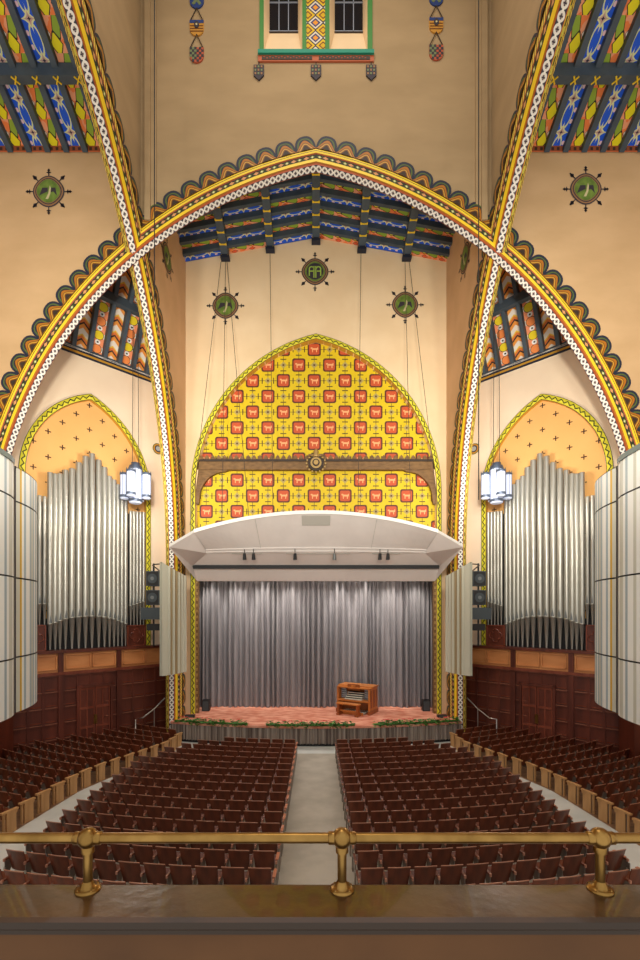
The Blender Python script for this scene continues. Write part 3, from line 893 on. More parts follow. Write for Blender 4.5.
def bpart(name, boxes):
    mb = MB()
    for b in boxes: mb.box(*b[:6], b[6], cf)
    return mb.build(name, bR)
bpart('bench_seat', [(-.66, .66, -1.36, -.98, .60, .66, CONSW)])
bpart('stretcher', [(-.55, .55, -1.2, -1.15, .2, .28, CONSW)])
for s1 in (-1, 1):
    bpart('bench_leg', [(s1*.5, s1*.6, -1.34, -1.0, .08, .60, CONSD), (s1*.46, s1*.64, -1.38, -.96, 0, .1, CONSD)])

# ------------------------------------------------------------------ canopy
cn = empty('stage_canopy', (0, 23.3, ZC+2), 'white curved acoustic canopy hung over the front of the stage', 'canopy')
def fedge(x): return (x, 22.0+.0*x, ZC+4.78-.92*(x/5.92)**2)
def lerp(a, b, t): return tuple(a[i]+(b[i]-a[i])*t for i in range(3))
N = 32
mb = MB(); fr_ = [fedge(-5.92+11.84*i/N) for i in range(N+1)]
bk = [(-5.6+11.2*i/N, 23.3, ZC+3.09) for i in range(N+1)]
steps = [0, .2, .45, .7, .86]
rows = [[lerp(fr_[i], bk[i], t) for i in range(N+1)] for t in steps]
def down(p, dz): return (p[0], p[1], p[2]+dz)
rows2 = [[down(lerp(fr_[i], bk[i], t), dz) for i in range(N+1)] for t, dz in ((.86, 0), (.865, -.05), (.93, -.05), (.935, -.1), (1.0, -.06))]
mb.grid(rows+rows2[1:], WHITE)
# seams
for k in (7, 25):
    for a, b in zip(rows, rows[1:]): pass
mb.grid([[down(p, .14) for p in fr_], [down(p, .14+.0) if False else (p[0], p[1]+.8, p[2]+.05) for p in fr_], [(p[0], 24.4, p[2]-.5) for p in fr_]], WHITE)
mb.build('main_shell', cn)
e = MB(); e.grid([[down(p, -.02) for p in fr_], [(p[0], p[1]-.04, p[2]-.02) for p in fr_], [(p[0], p[1]-.04, p[2]+.15) for p in fr_], [down(p, .15) for p in fr_]], WHITEE); e.build('front_edge', cn)
for k in (8, 24):
    sm = MB(); sm.tube([down(lerp(fr_[k], bk[k], t), -.02) for t in (0.02, .3, .6, .86)], .012, GREYP, 5); sm.build('seam', cn)
mb = MB()
B0 = [(-5.6, 23.3, ZC+3.02), (5.6, 23.3, ZC+3.02)]; B1 = [(-6.55, 24.0, ZC+2.46), (6.55, 24.0, ZC+2.46)]
mb.grid([B0, B1], WHITE)
mb.grid([[(-6.55, 24.06, ZC+2.40), (6.55, 24.06, ZC+2.40)], [(-6.45, 24.6, ZC+1.68), (6.45, 24.6, ZC+1.68)], [(-6.45, 24.75, ZC+1.68), (6.45, 24.75, ZC+1.68)], [(-6.45, 24.75, ZC+4), (6.45, 24.75, ZC+4)]], WHITE)
mb.grid([[B1[0], B1[1]], [(-6.55, 24.0, ZC+2.62), (6.55, 24.0, ZC+2.62)]], WHITE)
mb.build('rear_soffit', cn)
mb = MB(); mb.box(-6.5, 6.5, 24.02, 24.5, ZC+2.52, ZC+2.62, BLACKP); mb.box(-6.5, 6.5, 23.94, 24.03, ZC+2.29, ZC+2.48, BLACKP); mb.build('light_slot', cn)
for sg in (-1, 1):
    mb = MB(); tip = (sg*6.84, 21.1, ZC+3.02); fc = (sg*5.92, 22.0, ZC+3.86); bc = (sg*5.6, 23.3, ZC+3.02); sc_ = (sg*6.55, 24.03, ZC+2.44); rc = (sg*6.45, 24.6, ZC+1.68)
    for tri in ((tip, fc, bc), (tip, bc, sc_), (tip, sc_, rc)): mb.face(tri, WHITE)
    up = lambda p: (p[0], p[1], p[2]+.13)
    for tri in ((tip, fc, bc), (tip, bc, sc_)): mb.face([up(p) for p in tri], WHITE)
    mb.face([tip, fc, up(fc), up(tip)], WHITEE)
    mb.build('side_wing', cn)
g = MB(); a = lerp(fedge(-.65), (-.65, 23.3, ZC+3.09), .03); 
P = []
for x, t in ((-.7, .03), (.7, .03), (.7, .28), (-.7, .28)):
    q = lerp(fedge(x), (x*.95, 23.3, ZC+3.09), t); P.append((q[0], q[1]-.02, q[2]-.03))
g.face(P, GREYP); g.build('grille_panel', cn)
for i, px in enumerate((244.5, 253.5, 295, 334.5, 380, 388)):
    d = 23.15; x = xx(px, d); z = zz(556.5, d)
    mb = MB(); mb.tube([(x, d, z+.4), (x, d, z+.1)], .02, LEDB, 6); mb.tube([(x, d-.02, z+.16), (x, d+.05, z-.16)], [.07, .1], LEDB if i != 3 else STEEL, 10)
    o = tag(mb.build('spotlight'), 'small %s spotlight under canopy, %s from the left' % ('silver' if i == 3 else 'black', ORD[i]), 'spotlight', 'spotlights under the canopy')
for x0, x1 in ((xx(232, 23.3), xx(262, 23.3)), (xx(286, 23.3), xx(350, 23.3)), (xx(372, 23.3), xx(400, 23.3))):
    mb = MB(); mb.tube([(x0, 23.22, ZC+3.0), (x1, 23.22, ZC+3.0)], .02, GREYP, 6); mb.build('light_track', cn)
# suspension cables
for i, (px0, r0, px1, r1, d1) in enumerate(((221, 262, 190, 525, 22.4), (225.5, 262, 222, 518, 22.4), (227, 262, 249, 512, 22.4), (270, 252, 273, 508, 22.4), (361, 250, 358, 508, 22.4), (405, 260, 411, 518, 22.4), (409, 260, 440, 525, 22.4))):
    a = (xx(px0, YB-.25), YB-.25, zz(r0, YB-.25)); b = (xx(px1, d1), d1, min(zz(r1, d1), ZC+5.3))
    zc = fedge(max(-5.9, min(5.9, b[0])))[2]+.12; b = (b[0], b[1], zc) if abs(b[0]) < 6 else b
    mb = MB(); mb.tube([a, b], .015, CABLE, 5)
    tag(mb.build('suspension_cable'), 'thin cable from the ceiling beams to the canopy, %s from the left' % ORD[i], 'cable', 'canopy suspension cables')
for px, r1, nm in ((154.5, 300, 'left'), (478.6, 500, 'right')):
    d = 16.6; mb = MB(); mb.tube([(xx(px, d), d, ZT), (xx(px, d), d, zz(r1, d))], .02, BLACKP, 5)
    tag(mb.build('tower_cable'), 'long black cable hanging down the tower near its %s corner' % nm, 'cable', 'long tower cables')

# pleated side reflectors
for sg in (-1, 1):
    mb = MB(); n = 20; P = []
    rp = empty('pleated_reflector', (sg*7, 21.6, ZC-2.9), 'pale green pleated vertical panel hanging at the %s side of the stage' % SIDE[sg], 'panel', 'pleated panels beside the stage')
    xo_, yo_, xi_, yi_ = 7.14, 21.0, 6.42, 22.5
    for i in range(n+1):
        t = i/n; x = xo_+(xi_-xo_)*t; y = yo_+(yi_-yo_)*t-.25*sin(pi*t)
        o = .05 if (i % 2 and i > 5) else 0
        zt = ZC+2.32-.56*t; zb = ZC-2.97+.02*t
        P.append((sg*(x-o), y-o, zb, zt))
    for i in range(n):
        a, b = P[i], P[i+1]; m = PLEATB if (i in (8, 11, 12, 15)) else PLEAT
        mb.face([(a[0], a[1], a[2]), (b[0], b[1], b[2]), (b[0], b[1], b[3]), (a[0], a[1], a[3])], m)
        mb.face([(a[0]+sg*.12, a[1]+.05, a[2]), (b[0]+sg*.12, b[1]+.05, b[2]), (b[0]+sg*.12, b[1]+.05, b[3]), (a[0]+sg*.12, a[1]+.05, a[3])], m)
    mb.grid([[(p[0], p[1], p[3]) for p in P], [(p[0]+sg*.12, p[1]+.05, p[3]) for p in P]], PLEAT)
    mb.build('pleated_face', rp)
    c = MB(); c.tube([(sg*7.0, 21.5, ZC+1.9), (sg*7.45, 21.9, ZC+1.9), (sg*8.2, 22.75, ZC+2.35)], .03, CABLE, 6)
    c.build('bracket', rp)

# ------------------------------------------------------------------ diagonal organ walls
def DW(sg, s, w, z):
    return (sg*(8.6+s/S2-w/S2), 25-s/S2-w/S2, z)
def s_of(px, w):
    off = abs(px-CX); wp = w/S2
    return S2*(off*(25-wp)-453.3*(8.6-wp))/(453.3+off)
def dep(s, w): return 25-s/S2-w/S2
DTOP = ZC+12.8; LEDZ = ZC-1.78
NS, NLs, Nc, NZs = 3.62, 3.06, 1.75, ZC+6.3
def dn(t, o=0.0):
    t = abs(t); return NZs+sqrt(max((NLs+Nc+o)**2-(t+Nc)**2, 0)) if t < NLs+o else None
seatmap = []
for sg in (-1, 1):
    nm = SIDE[sg]
    mb = MB(); bw = .27
    strip_wall(mb, lambda t, z, w: DW(sg, NS+t, -w, z), lin_ts(-NLs+bw+.001, NLs-bw-.001, 40), lambda t: dn(t, -bw), lambda t: DTOP, PINKP)
    for a, b in ((-1.2, NS-NLs+bw), (NS+NLs-bw, 8.6)):
        mb.face([DW(sg, a, 0, 0), DW(sg, b, 0, 0), DW(sg, b, 0, DTOP), DW(sg, a, 0, DTOP)], PINKP)
    mb.face([DW(sg, -1.2, 0, 0), DW(sg, 12.2, 0, 0), DW(sg, 12.2, 0, LEDZ), DW(sg, -1.2, 0, LEDZ)], PINKP)
    struct(mb.build('wall_organ_%s' % nm))
    mb = MB()
    a, b = NS-NLs, NS+NLs
    P = [(a, LEDZ), (b, LEDZ), (b, ZC+11), (a, ZC+11)]
    s0 = s_of(90, -.8)
    mb.face([DW(sg, s, -.14, z) for s, z in P], ORANGE, [(s-3.62, z-(ZC+(HY-405.5)/F*dep(3.62, -.14))) for s, z in P])
    for s in (a+.2, b-.2): mb.face([DW(sg, s, 0, LEDZ), DW(sg, s, -.14, LEDZ), DW(sg, s, -.14, ZC+8), DW(sg, s, 0, ZC+8)], ORANGE)
    mb.face([DW(sg, a, 0, LEDZ), DW(sg, b, 0, LEDZ), DW(sg, b, -.14, LEDZ), DW(sg, a, -.14, LEDZ)], DWOOD)
    struct(mb.build('wall_niche_%s' % nm))
    mb = border('b', lambda t, z, w: DW(sg, NS+t, -w*1.0 if w < 0 else -w, z), NLs, Nc, NZs, LEDZ, bw, ZIG)
    tag(mb.build('zigzag_border'), 'yellow green zigzag border around the %s organ niche' % nm, 'border', 'organ niche borders')
    # bay ceiling
    SL = 1.8
    fz = lambda u, v: DW(sg, u, v, DTOP+SL*v)
    us = [.15+.72*i for i in range(-1, 14)]
    def clip(P, g):
        out = []
        for i_ in range(len(P)):
            a_, b_ = P[i_], P[(i_+1) % len(P)]; ga, gb = g(a_), g(b_)
            if ga >= 0: out.append(a_)
            if ga*gb < 0:
                t_ = ga/(ga-gb); out.append(tuple(a_[q]+(b_[q]-a_[q])*t_ for q in range(2)))
        return out
    mb = MB()
    for i, (a, b) in enumerate(zip(us, us[1:])):
        P = clip([(a, 0), (b, 0), (b, 4.2), (a, 4.2)], lambda p: .85+p[0]-p[1])
        P = clip(P, lambda p: 8.15-p[0]-p[1]) if P else P
        if len(P) > 2: mb.face([fz(p[0], p[1]) for p in P], [CHEV, DOTS][i % 2], [(p[1]*2.06, (p[0]-a)/(b-a)) for p in P])
    struct(mb.build('ceiling_bay_%s' % nm))
    for i, u in enumerate(us[1:10]):
        mb = MB(); P = []
        vm = min(4.0, u+.6, 7.75-u)
        if vm < .3: continue
        for v in (.02, vm):
            P.append([DW(sg, u-.09, v, DTOP+SL*v+.05), DW(sg, u+.09, v, DTOP+SL*v+.05), DW(sg, u+.09, v+.3, DTOP+SL*v-.16), DW(sg, u-.09, v+.3, DTOP+SL*v-.16)])
        mb.grid(P, BEAM, close=True); mb.face(P[0], BEAM); mb.face(P[1], BEAM)
        tag(mb.build('rafter'), 'slate rafter above the %s organ wall, %s from the stage side' % (nm, ORD[i]), 'rafter', 'organ bay rafters')
    mb = MB(); w = 1.27; z = DTOP+SL*w
    mb.box(1.2, 6.2, w+.1, w+.4, z-.28, z+.12, BEAM, lambda s, w, z: DW(sg, s, w, z))
    tag(mb.build('crossbeam'), 'slate crossbeam under the ceiling above the %s organ niche' % nm, 'beam', 'organ bay crossbeams')
    mb = MB()
    for dz0, dz1, m in ((-.34, -.26, NAVY), (-.26, -.16, GOLDD), (-.16, -.08, NAVY), (-.08, .0, CIRC), (0, .08, BEAM)):
        mb.box(-.65, 7.85, 0, .06+.1*(dz0+.34), DTOP+dz0, DTOP+dz1, m, lambda s, w, z: DW(sg, s, w, z))
    struct(mb.build('trim_%d' % (5 if sg < 0 else 6)))
    # wainscot
    df = lambda s, w, z: DW(sg, s, w, z)
    mb = MB(); wf = .55
    zc1 = ZC-2.80
    mb.box(-1.2, 12.0, 0, wf, 0, zc1, DWOOD, df)
    mb.box(-1.2, 12.0, 0, wf, zc1, LEDZ-.12, LWOOD, df)
    mb.box(-1.2, 12.0, 0, wf+.14, LEDZ-.12, LEDZ, DWOOD, df)
    mb.box(-1.2, 12.0, 0, wf+.12, zc1-.12, zc1+.02, DWOODM, df)
    pil = [-.18, 2.47, 5.12, 7.77, 10.42]
    for p in pil: mb.box(p-.11, p+.11, 0, wf+.09, 0, LEDZ-.05, DWOOD, df)
    for p in pil[:-1]:
        for k in (0, 1):
            a = p+.16+k*1.17; b = a+1.1; z0, z1 = zc1+.13, LEDZ-.2
            for x0, x1, y0, y1 in ((a, b, z0, z0+.05), (a, b, z1-.05, z1), (a, a+.05, z0, z1), (b-.05, b, z0, z1)):
                mb.box(x0, x1, wf, wf+.07, y0, y1, LWOOD, df)
        ncol = 4; cw = (2.65-.22)/ncol; rh = (zc1-.12)/5
        for c_ in range(ncol):
            for r_ in range(5):
                a = p+.11+c_*cw; z0 = r_*rh
                if p == 2.47 and c_ in (1, 2) and r_ < 3.6: continue
                if p == 2.47 and r_ < 3.6 and c_ == 0 and False: continue
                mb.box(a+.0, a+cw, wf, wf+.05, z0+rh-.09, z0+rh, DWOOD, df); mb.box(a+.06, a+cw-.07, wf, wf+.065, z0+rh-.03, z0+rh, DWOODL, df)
                mb.box(a+cw-.05, a+cw+.04, wf, wf+.035, z0, z0+rh, DWOOD, df)
                mb.box(a+.09, a+cw-.1, wf, wf+.02, z0+.06, z0+.11, DWOODM, df)
    struct(mb.build('wall_wainscot_%s' % nm))
    # doors
    a, b, zt = 2.9, 4.34, 2.95
    mb = MB()
    mb.box(a-.12, a, wf, wf+.12, 0, zt+.12, DWOOD, df); mb.box(b, b+.12, wf, wf+.12, 0, zt+.12, DWOOD, df); mb.box(a-.12, b+.12, wf, wf+.12, zt, zt+.12, DWOOD, df)
    mb.box(a, b, wf, wf+.02, 0, zt, BLACKP, df)
    dr = struct(mb.build('door_%d' % (1 if sg < 0 else 2)))
    mid = (a+b)/2
    for x0, x1 in ((a, mid), (mid, b)):
        m_ = MB()
        m_.box(x0+.01, x1-.01, wf+.02, wf+.045, 0.02, zt, DWOOD, df)
        for q in range(4): m_.box(x0+.02, x1-.02, wf+.045, wf+.08, .05+q*.94*zt/3-.0, .17+q*.94*zt/3, DWOODM, df)
        for x in (x0+.02, (x0+x1)/2-.03, x1-.08): m_.box(x, x+.06, wf+.045, wf+.075, 0.02, zt, DWOODM, df)
        m_.build('door_leaf', dr)
    m_ = MB(); m_.box(mid-.09, mid+.07, wf+.08, wf+.1, 1.15, 1.6, BRASS, df); m_.build('push_plate', dr)
    # quatrefoil carved boxes
    for k, (p0, p1) in enumerate(((127, 145.5), (22, 46))):
        w = .35; s0, s1 = s_of(p1, w), s_of(p0, w)
        z0, z1 = LEDZ, ZC+(HY-625)/F*dep((s0+s1)/2, w)
        mb = MB(); mb.box(s0, s1, .0, w, z0, z1, DWOOD, df)
        o = tag(mb.build('carved_box'), 'dark carved quatrefoil box at the %s end of the %s organ pipes' % ('stage' if k == 0 else 'outer', nm), 'box', 'quatrefoil boxes under organ pipes')
        c = MB(); sc0 = (s0+s1)/2 if k == 0 else s1-.5; zc0 = (z0+z1)/2; rr = .2
        for q in range(4):
            a0 = q*pi/2
            cx_, cz_ = sc0+.17*cos(a0), zc0+.17*sin(a0)
            c.tube([DW(sg, cx_+rr*.85*cos(a0+t), w+.02, cz_+rr*.85*sin(a0+t)) for t in [(-1.9+3.8*i/10) for i in range(11)]], .025, DWOODM, 5)
        for x0, x1, y0, y1 in ((s0, s1, z0, z0+.06), (s0, s1, z1-.06, z1), (s0, s0+.06, z0, z1), (s1-.06, s1, z0, z1)):
            c.box(x0, x1, w, w+.04, y0, y1, DWOODM, df)
        c.build('quatrefoil', o)
    # organ pipes
    wp = .17
    main = [(200, 130), (221, 136), (240, 135), (262, 121), (288, 115), (315, 91), (342, 66), (368, 55), (395, 81), (418, 110), (438, 145), (456, 160), (472, 178), (488, 190), (503, 205)]
    mouths = [735, 730, 722, 715, 710, 707, 705, 704, 705, 708, 712, 716, 722, 728, 734]
    small = [(523, 284), (536, 286), (549, 287), (562, 288), (575, 289)]
    outer = [(178, 226), (158, 222), (138, 218), (118, 214)]
    allp = [(x, t, mth, 'main') for (x, t), mth in zip(main, mouths)]+[(x, t, 662-(i*4), 'small') for i, (x, t) in enumerate(small)]+[(x, t, 655, 'outer') for x, t in outer]
    for idx, (cxp, top, mth, kind) in enumerate(allp):
        px = cxp/4; s = s_of(px, wp); d = dep(s, wp)
        zt = ZC+(HY-(440+top/4))/F*d; zm = ZC+(HY-(440+mth/4))/F*d
        if kind == 'main':
            r = .142 if 4 <= idx <= 9 else (.12 if idx < 12 else .1)
            zb = LEDZ+.02
        else:
            r = .085; zb = ZC+(HY-625)/F*d
        c = DW(sg, s, wp, 0)
        if kind == 'main': lb = 'tall silver pipe of the %s organ, %s of the centre row from the outer side' % (nm, ORD[idx] if idx < 12 else ['thirteenth', 'fourteenth', 'fifteenth'][idx-12])
        elif kind == 'small': lb = 'short silver pipe at the stage end of the %s organ, %s from centre' % (nm, ORD[idx-15])
        else: lb = 'short silver pipe at the outer end of the %s organ, %s from centre' % (nm, ORD[idx-20])
        root = empty('organ_pipe', (c[0], c[1], zb), lb, 'organ pipe', 'organ pipes in the %s niche' % nm)
        b = MB(); b.lathe((c[0], c[1], 0), [(r, zm), (r, zt-.02), (r*.96, zt), (r*.8, zt-.005)], PIPE, 14); b.build('pipe_body', root)
        b = MB(); b.lathe((c[0], c[1], 0), [(r*.28, zb), (r*.93, zm-.04), (r*1.06, zm-.03), (r*1.06, zm+.02), (r, zm+.03)], PIPE, 14); b.build('pipe_foot', root)
        b = MB(); fx, fy = -sg*r*1.01/S2, -r*1.01/S2
        tx, ty = sg*r*.5/S2, -r*.5/S2
        b.prism([(c[0]+fx-tx, c[1]+fy-ty, zm+.03), (c[0]+fx+tx, c[1]+fy+ty, zm+.03), (c[0]+fx*1.02+tx*.8, c[1]+fy*1.02+ty*.8, zm+.14), (c[0]+fx*1.02, c[1]+fy*1.02, zm+.42), (c[0]+fx*1.02-tx*.8, c[1]+fy*1.02-ty*.8, zm+.14)], (-fx*.1, -fy*.1, 0), PIPED if False else STEEL); b.build('pipe_mouth', root)
    mb = MB(); mb.box(s_of(127, 0), s_of(46, 0), -.1, -.04, LEDZ, ZC-.3, BLACKP, df)  # added black sheets standing in for the shade between the pipes
    mb.box(s_of(146.5, 0), s_of(127.5, 0), -.1, -.04, LEDZ, zz(516, dep(.9, 0)), BLACKP, df); mb.box(s_of(46, 0), s_of(34, 0), -.1, -.04, LEDZ, zz(502, dep(5.6, 0)), BLACKP, df)
    tag(mb.build('pipe_gap_shade'), 'black sheet standing in for shade between the %s organ pipes' % nm, 'shade sheet', 'shade sheets behind the organ pipes')
    # roundel
    mb = MB(); s, z = s_of(158 if sg < 0 else 474, .05), 0
    s = s_of(158, .05); zr_ = ZC+8.95
    for rad, w, m in ((.3, .04, GREENS), (.26, .05, SHY), (.19, .06, MEDD), (.13, .07, SILV)):
        mb.prism([DW(sg, s+rad*cos(a), w, zr_+rad*sin(a)) for a in [2*pi*i/20 for i in range(20)]], (0, 0.0, 0.0), m) if False else mb.face([DW(sg, s+rad*cos(a), w, zr_+rad*sin(a)) for a in [2*pi*i/20 for i in range(20)]], m)
    tag(mb.build('wall_roundel'), 'small round grey and yellow roundel on the wall beside the %s organ niche' % nm, 'roundel', 'small wall roundels')
    # loudspeakers
    d = 22.9; xs_ = sg*(xx(316+163.5, d))
    mb = MB(); mb.tube([(xs_+sg*.1, d+.45, LEDZ), (xs_+sg*.1, d+.45, ZC+2.5)], .05, LEDB, 8); mb.tube([(xs_+sg*.1, d+.45, ZC+2.45), (xs_-sg*.5, d+.1, ZC+2.45)], .03, LEDB, 6)
    tag(mb.build('speaker_pole'), 'black mounting pole behind the stacked speakers by the %s organ' % nm, 'pole', 'speaker mounting poles')
    for k, (r0, r1, hw, what) in enumerate(((571, 586, .33, 'top loudspeaker'), (590, 605, .33, 'second loudspeaker'), (607.5, 619.5, .53, 'wide dark equipment cabinet'), (624, 630.5, .3, 'lowest flat black box'))):
        z1, z0 = zz(r0, d), zz(r1, d); xo_ = xs_+(sg*.0 if k != 2 else sg*.08)
        mb = MB(); mb.box(xo_-hw, xo_+hw, d, d+.42, z0, z1, LEDB if k == 3 else SPKG)
        o = tag(mb.build('loudspeaker' if k < 2 else 'equipment_cabinet'), '%s in the stack beside the %s organ pipes' % (what, nm), 'loudspeaker' if k < 2 else 'cabinet', 'speaker stacks beside the organs')
        if k < 2:
            g = MB(); g.box(xo_-hw+.04, xo_+hw-.04, d-.02, d, z0+.04, z1-.04, LEDB); g.tube([(xo_, d-.045, (z0+z1)/2), (xo_, d-.02, (z0+z1)/2)], .24, SPKG, 18); g.tube([(xo_, d-.06, (z0+z1)/2), (xo_, d-.04, (z0+z1)/2)], .09, STEEL, 12); g.build('speaker_cone', o)
    mb = MB(); mb.box(sg*12.82, sg*14.2, 18.25, 19.2, 0, LEDZ, DWOOD); mb.box(sg*12.78, sg*14.25, 18.2, 19.25, LEDZ-.12, LEDZ, DWOOD); mb.box(sg*12.78, sg*14.25, 18.2, 19.25, 0, .6, DWOOD)
    struct(mb.build('trim_%d' % (7 if sg < 0 else 8)))
    # chandelier
    cx_, cy_ = sg*(xx(316+180.5, 23.0)), 23.0
    zt, zb = zz(466, 23.0), zz(506, 23.0)
    ch = empty('chandelier', (cx_, cy_, zb), 'chandelier of white glass tubes hanging in front of the %s organ pipes' % nm, 'chandelier', 'tube chandeliers')
    def tubelamp(x, y, z0, z1, r, par):
        t = MB(); t.lathe((x, y, 0), [(r*.75, z0+.12), (r, z0+.16)]+[(r, z0+.16+(z1-z0-.3)*i/3) for i in (1, 2, 3)]+[(r*.8, z1-.1)], LAMPW, 14); t.build('glass_tube', par)
        m_ = MB()
        m_.lathe((x, y, 0), [(r*1.05, z1-.2), (r*1.1, z1-.17), (r*1.1, z1-.1), (r*.9, z1-.08)], LAMPM, 14)
        m_.lathe((x, y, 0), [(r*1.05, z0+.2), (r*1.12, z0+.23), (r*1.12, z0+.3), (r*1.05, z0+.33)], LAMPM, 14)
        for i in range(8):
            a = 2*pi*i/8; m_.tube([(x+r*1.03*cos(a), y+r*1.03*sin(a), z0+.3), (x+r*1.03*cos(a), y+r*1.03*sin(a), z1-.15)], .009, LAMPM, 4)
            m_.tube([(x+r*cos(a), y+r*sin(a), z1-.1), (x+r*1.02*cos(a), y+r*1.02*sin(a), z1)], [.025, .005], LAMPM, 4)
        m_.build('metal_collar', par)
    tubelamp(cx_, cy_, zb, zt, .31, ch)
    for i in range(4):
        a = i*pi/2+.0
        tubelamp(cx_+.56*cos(a), cy_+.56*sin(a), zb+.22, zt-.28, .21, ch)
    t = MB(); t.lathe((cx_, cy_, 0), [(.27, zt-.1), (.29, zt+.0), (.2, zt+.05), (.22, zt+.14), (.05, zt+.2)], LAMPM, 14)
    for i in range(4):
        a = i*pi/2; t.tube([(cx_+.25*cos(a), cy_+.25*sin(a), zt-.45), (cx_+.56*cos(a), cy_+.56*sin(a), zt-.45)], .03, LAMPM, 6)
    t.build('crown', ch)
    t = MB(); zt2 = DTOP+SL*1.27-.2
    for dx in (-.16, .16): t.tube([(cx_+dx, cy_, zt+.1), (cx_+dx*.75, cy_, zt2)], .016, CABLE, 5)
    t.build('hanging_cable', ch)
    li = bpy.data.lights.new('chandelier_light', 'POINT'); li.energy = 420; li.color = (1, .93, .84); li.shadow_soft_size = .6
    lo = bpy.data.objects.new('chandelier_light', li); COL.objects.link(lo); lo.location = (cx_-sg*1.2, cy_-2.4, zb+.6); lo['kind'] = 'helper'
    # hand rail
    mb = MB(); xh = sg*7.95
    mb.tube([(sg*8.0, 24.0, ZC-4.55), (sg*8.35, 23.4, ZC-5.0), (sg*8.75, 22.9, ZC-5.35), (sg*9.0, 22.6, ZC-5.35), (sg*9.0, 22.6, 0)], .03, CHROME, 6); mb.tube([(sg*8.35, 23.4, ZC-5.0), (sg*8.35, 23.4, 0)], .025, CHROME, 6)
    tag(mb.build('handrail'), 'thin metal stair handrail beside the %s end of the stage' % nm, 'handrail', 'stair handrails')
    # big curved screens
    for k in (0, 1):
        mb = MB(); 
        if k == 1: cxs = [(9.0, 13.6), (9.02, 13.9), (9.08, 14.3), (9.18, 14.7), (9.32, 15.1), (9.5, 15.45)]
        else: cxs = [(8.6, 11.3), (8.6, 11.75), (8.62, 12.2), (8.66, 12.6), (8.74, 13.0), (8.86, 13.3), (9.0, 13.5)]
        # resample
        pts = []
        for (a, b) in zip(cxs, cxs[1:]):
            for j in range(3): pts.append((a[0]+(b[0]-a[0])*j/3, a[1]+(b[1]-a[1])*j/3))
        pts.append(cxs[-1])
        segm = [SCRG, SCRG, SCRY, SCR, SCRB, SCR, SCR, SCRB, SCRG, SCRB, SCR, SCRB, SCR, SCRG, SCRB]
        if k == 0: segm = [SCRG, SCR, SCRG, SCR, SCRB, SCR, SCRG, SCR, SCR, SCRB, SCR, SCRG]
        zs_ = [ZC-3.04, ZC-1.34, ZC+1.04, ZC+3.30, ZC+4.38]
        zs_ = [ZC-3.04, ZC-1.36, ZC+1.02, ZC+3.32, ZC+4.36] if k == 1 else [ZC-3.04, ZC-1.36, ZC+1.02, ZC+3.32, ZC+4.36]
        rt = empty('curved_screen', (sg*9.3, 14.4 if k else 12.9, ZC-3.04), 'tall curved striped panel on the %s side, %s' % (nm, 'farther one with yellow stripe' if k else 'nearer one at the photo edge'), 'panel', 'tall curved striped panels')
        for zi in range(4):
            m_ = MB(); z0, z1 = zs_[zi]+.025, zs_[zi+1]-.02
            for i in range(len(pts)-1):
                a, b = pts[i], pts[i+1]
                m_.face([(sg*a[0], a[1], z0), (sg*b[0], b[1], z0), (sg*b[0], b[1], z1), (sg*a[0], a[1], z1)], segm[i % len(segm)])
            m_.build('panel_tier', rt)
        m_ = MB()
        m_.grid([[(sg*(p[0]+.06), p[1]+.04, zs_[0]) for p in pts], [(sg*(p[0]+.06), p[1]+.04, zs_[-1]) for p in pts]], BLACKP)
        if k == 1:
            c0 = pts[0]; m_.face([(sg*c0[0], c0[1], zs_[0]), (sg*(c0[0]+.38), c0[1]+.25, zs_[0]), (sg*(c0[0]+.38), c0[1]+.25, zs_[-1]+.12), (sg*c0[0], c0[1], zs_[-1]+.02)], SCRK)
            m_.grid([[(sg*p[0], p[1], zs_[-1]) for p in pts], [(sg*(p[0]+.3), p[1]+.1, zs_[-1]) for p in pts]], SCRG)
        m_.build('panel_backing', rt)
        if k == 0:
            m_ = MB(); m_.grid([[(sg*(p[0]-.03), p[1]-.0, zs_[-1]-.03) for p in pts], [(sg*(p[0]-.03), p[1], zs_[-1]+.12) for p in pts], [(sg*(p[0]+.3), p[1]+.1, zs_[-1]+.12) for p in pts]], RIMG); m_.build('top_rim', rt)
        m_ = MB(); p = pts[len(pts)//2]
        for zh in (ZC-1, ZC+2.5): m_.tube([(sg*(p[0]+.06), p[1]+.05, zh), (sg*(p[0]+.8), p[1]+.3, zh), (sg*17.1, p[1]+.3, zh)], .03, CABLE, 6)
        m_.build('wall_strut', rt)
    # outer side walls
    mb = MB(); mb.box(sg*17.1, sg*17.3, 2.0, 18.8, 0, TC_Z+5, TANW); struct(mb.build('wall_outer_%s' % nm))

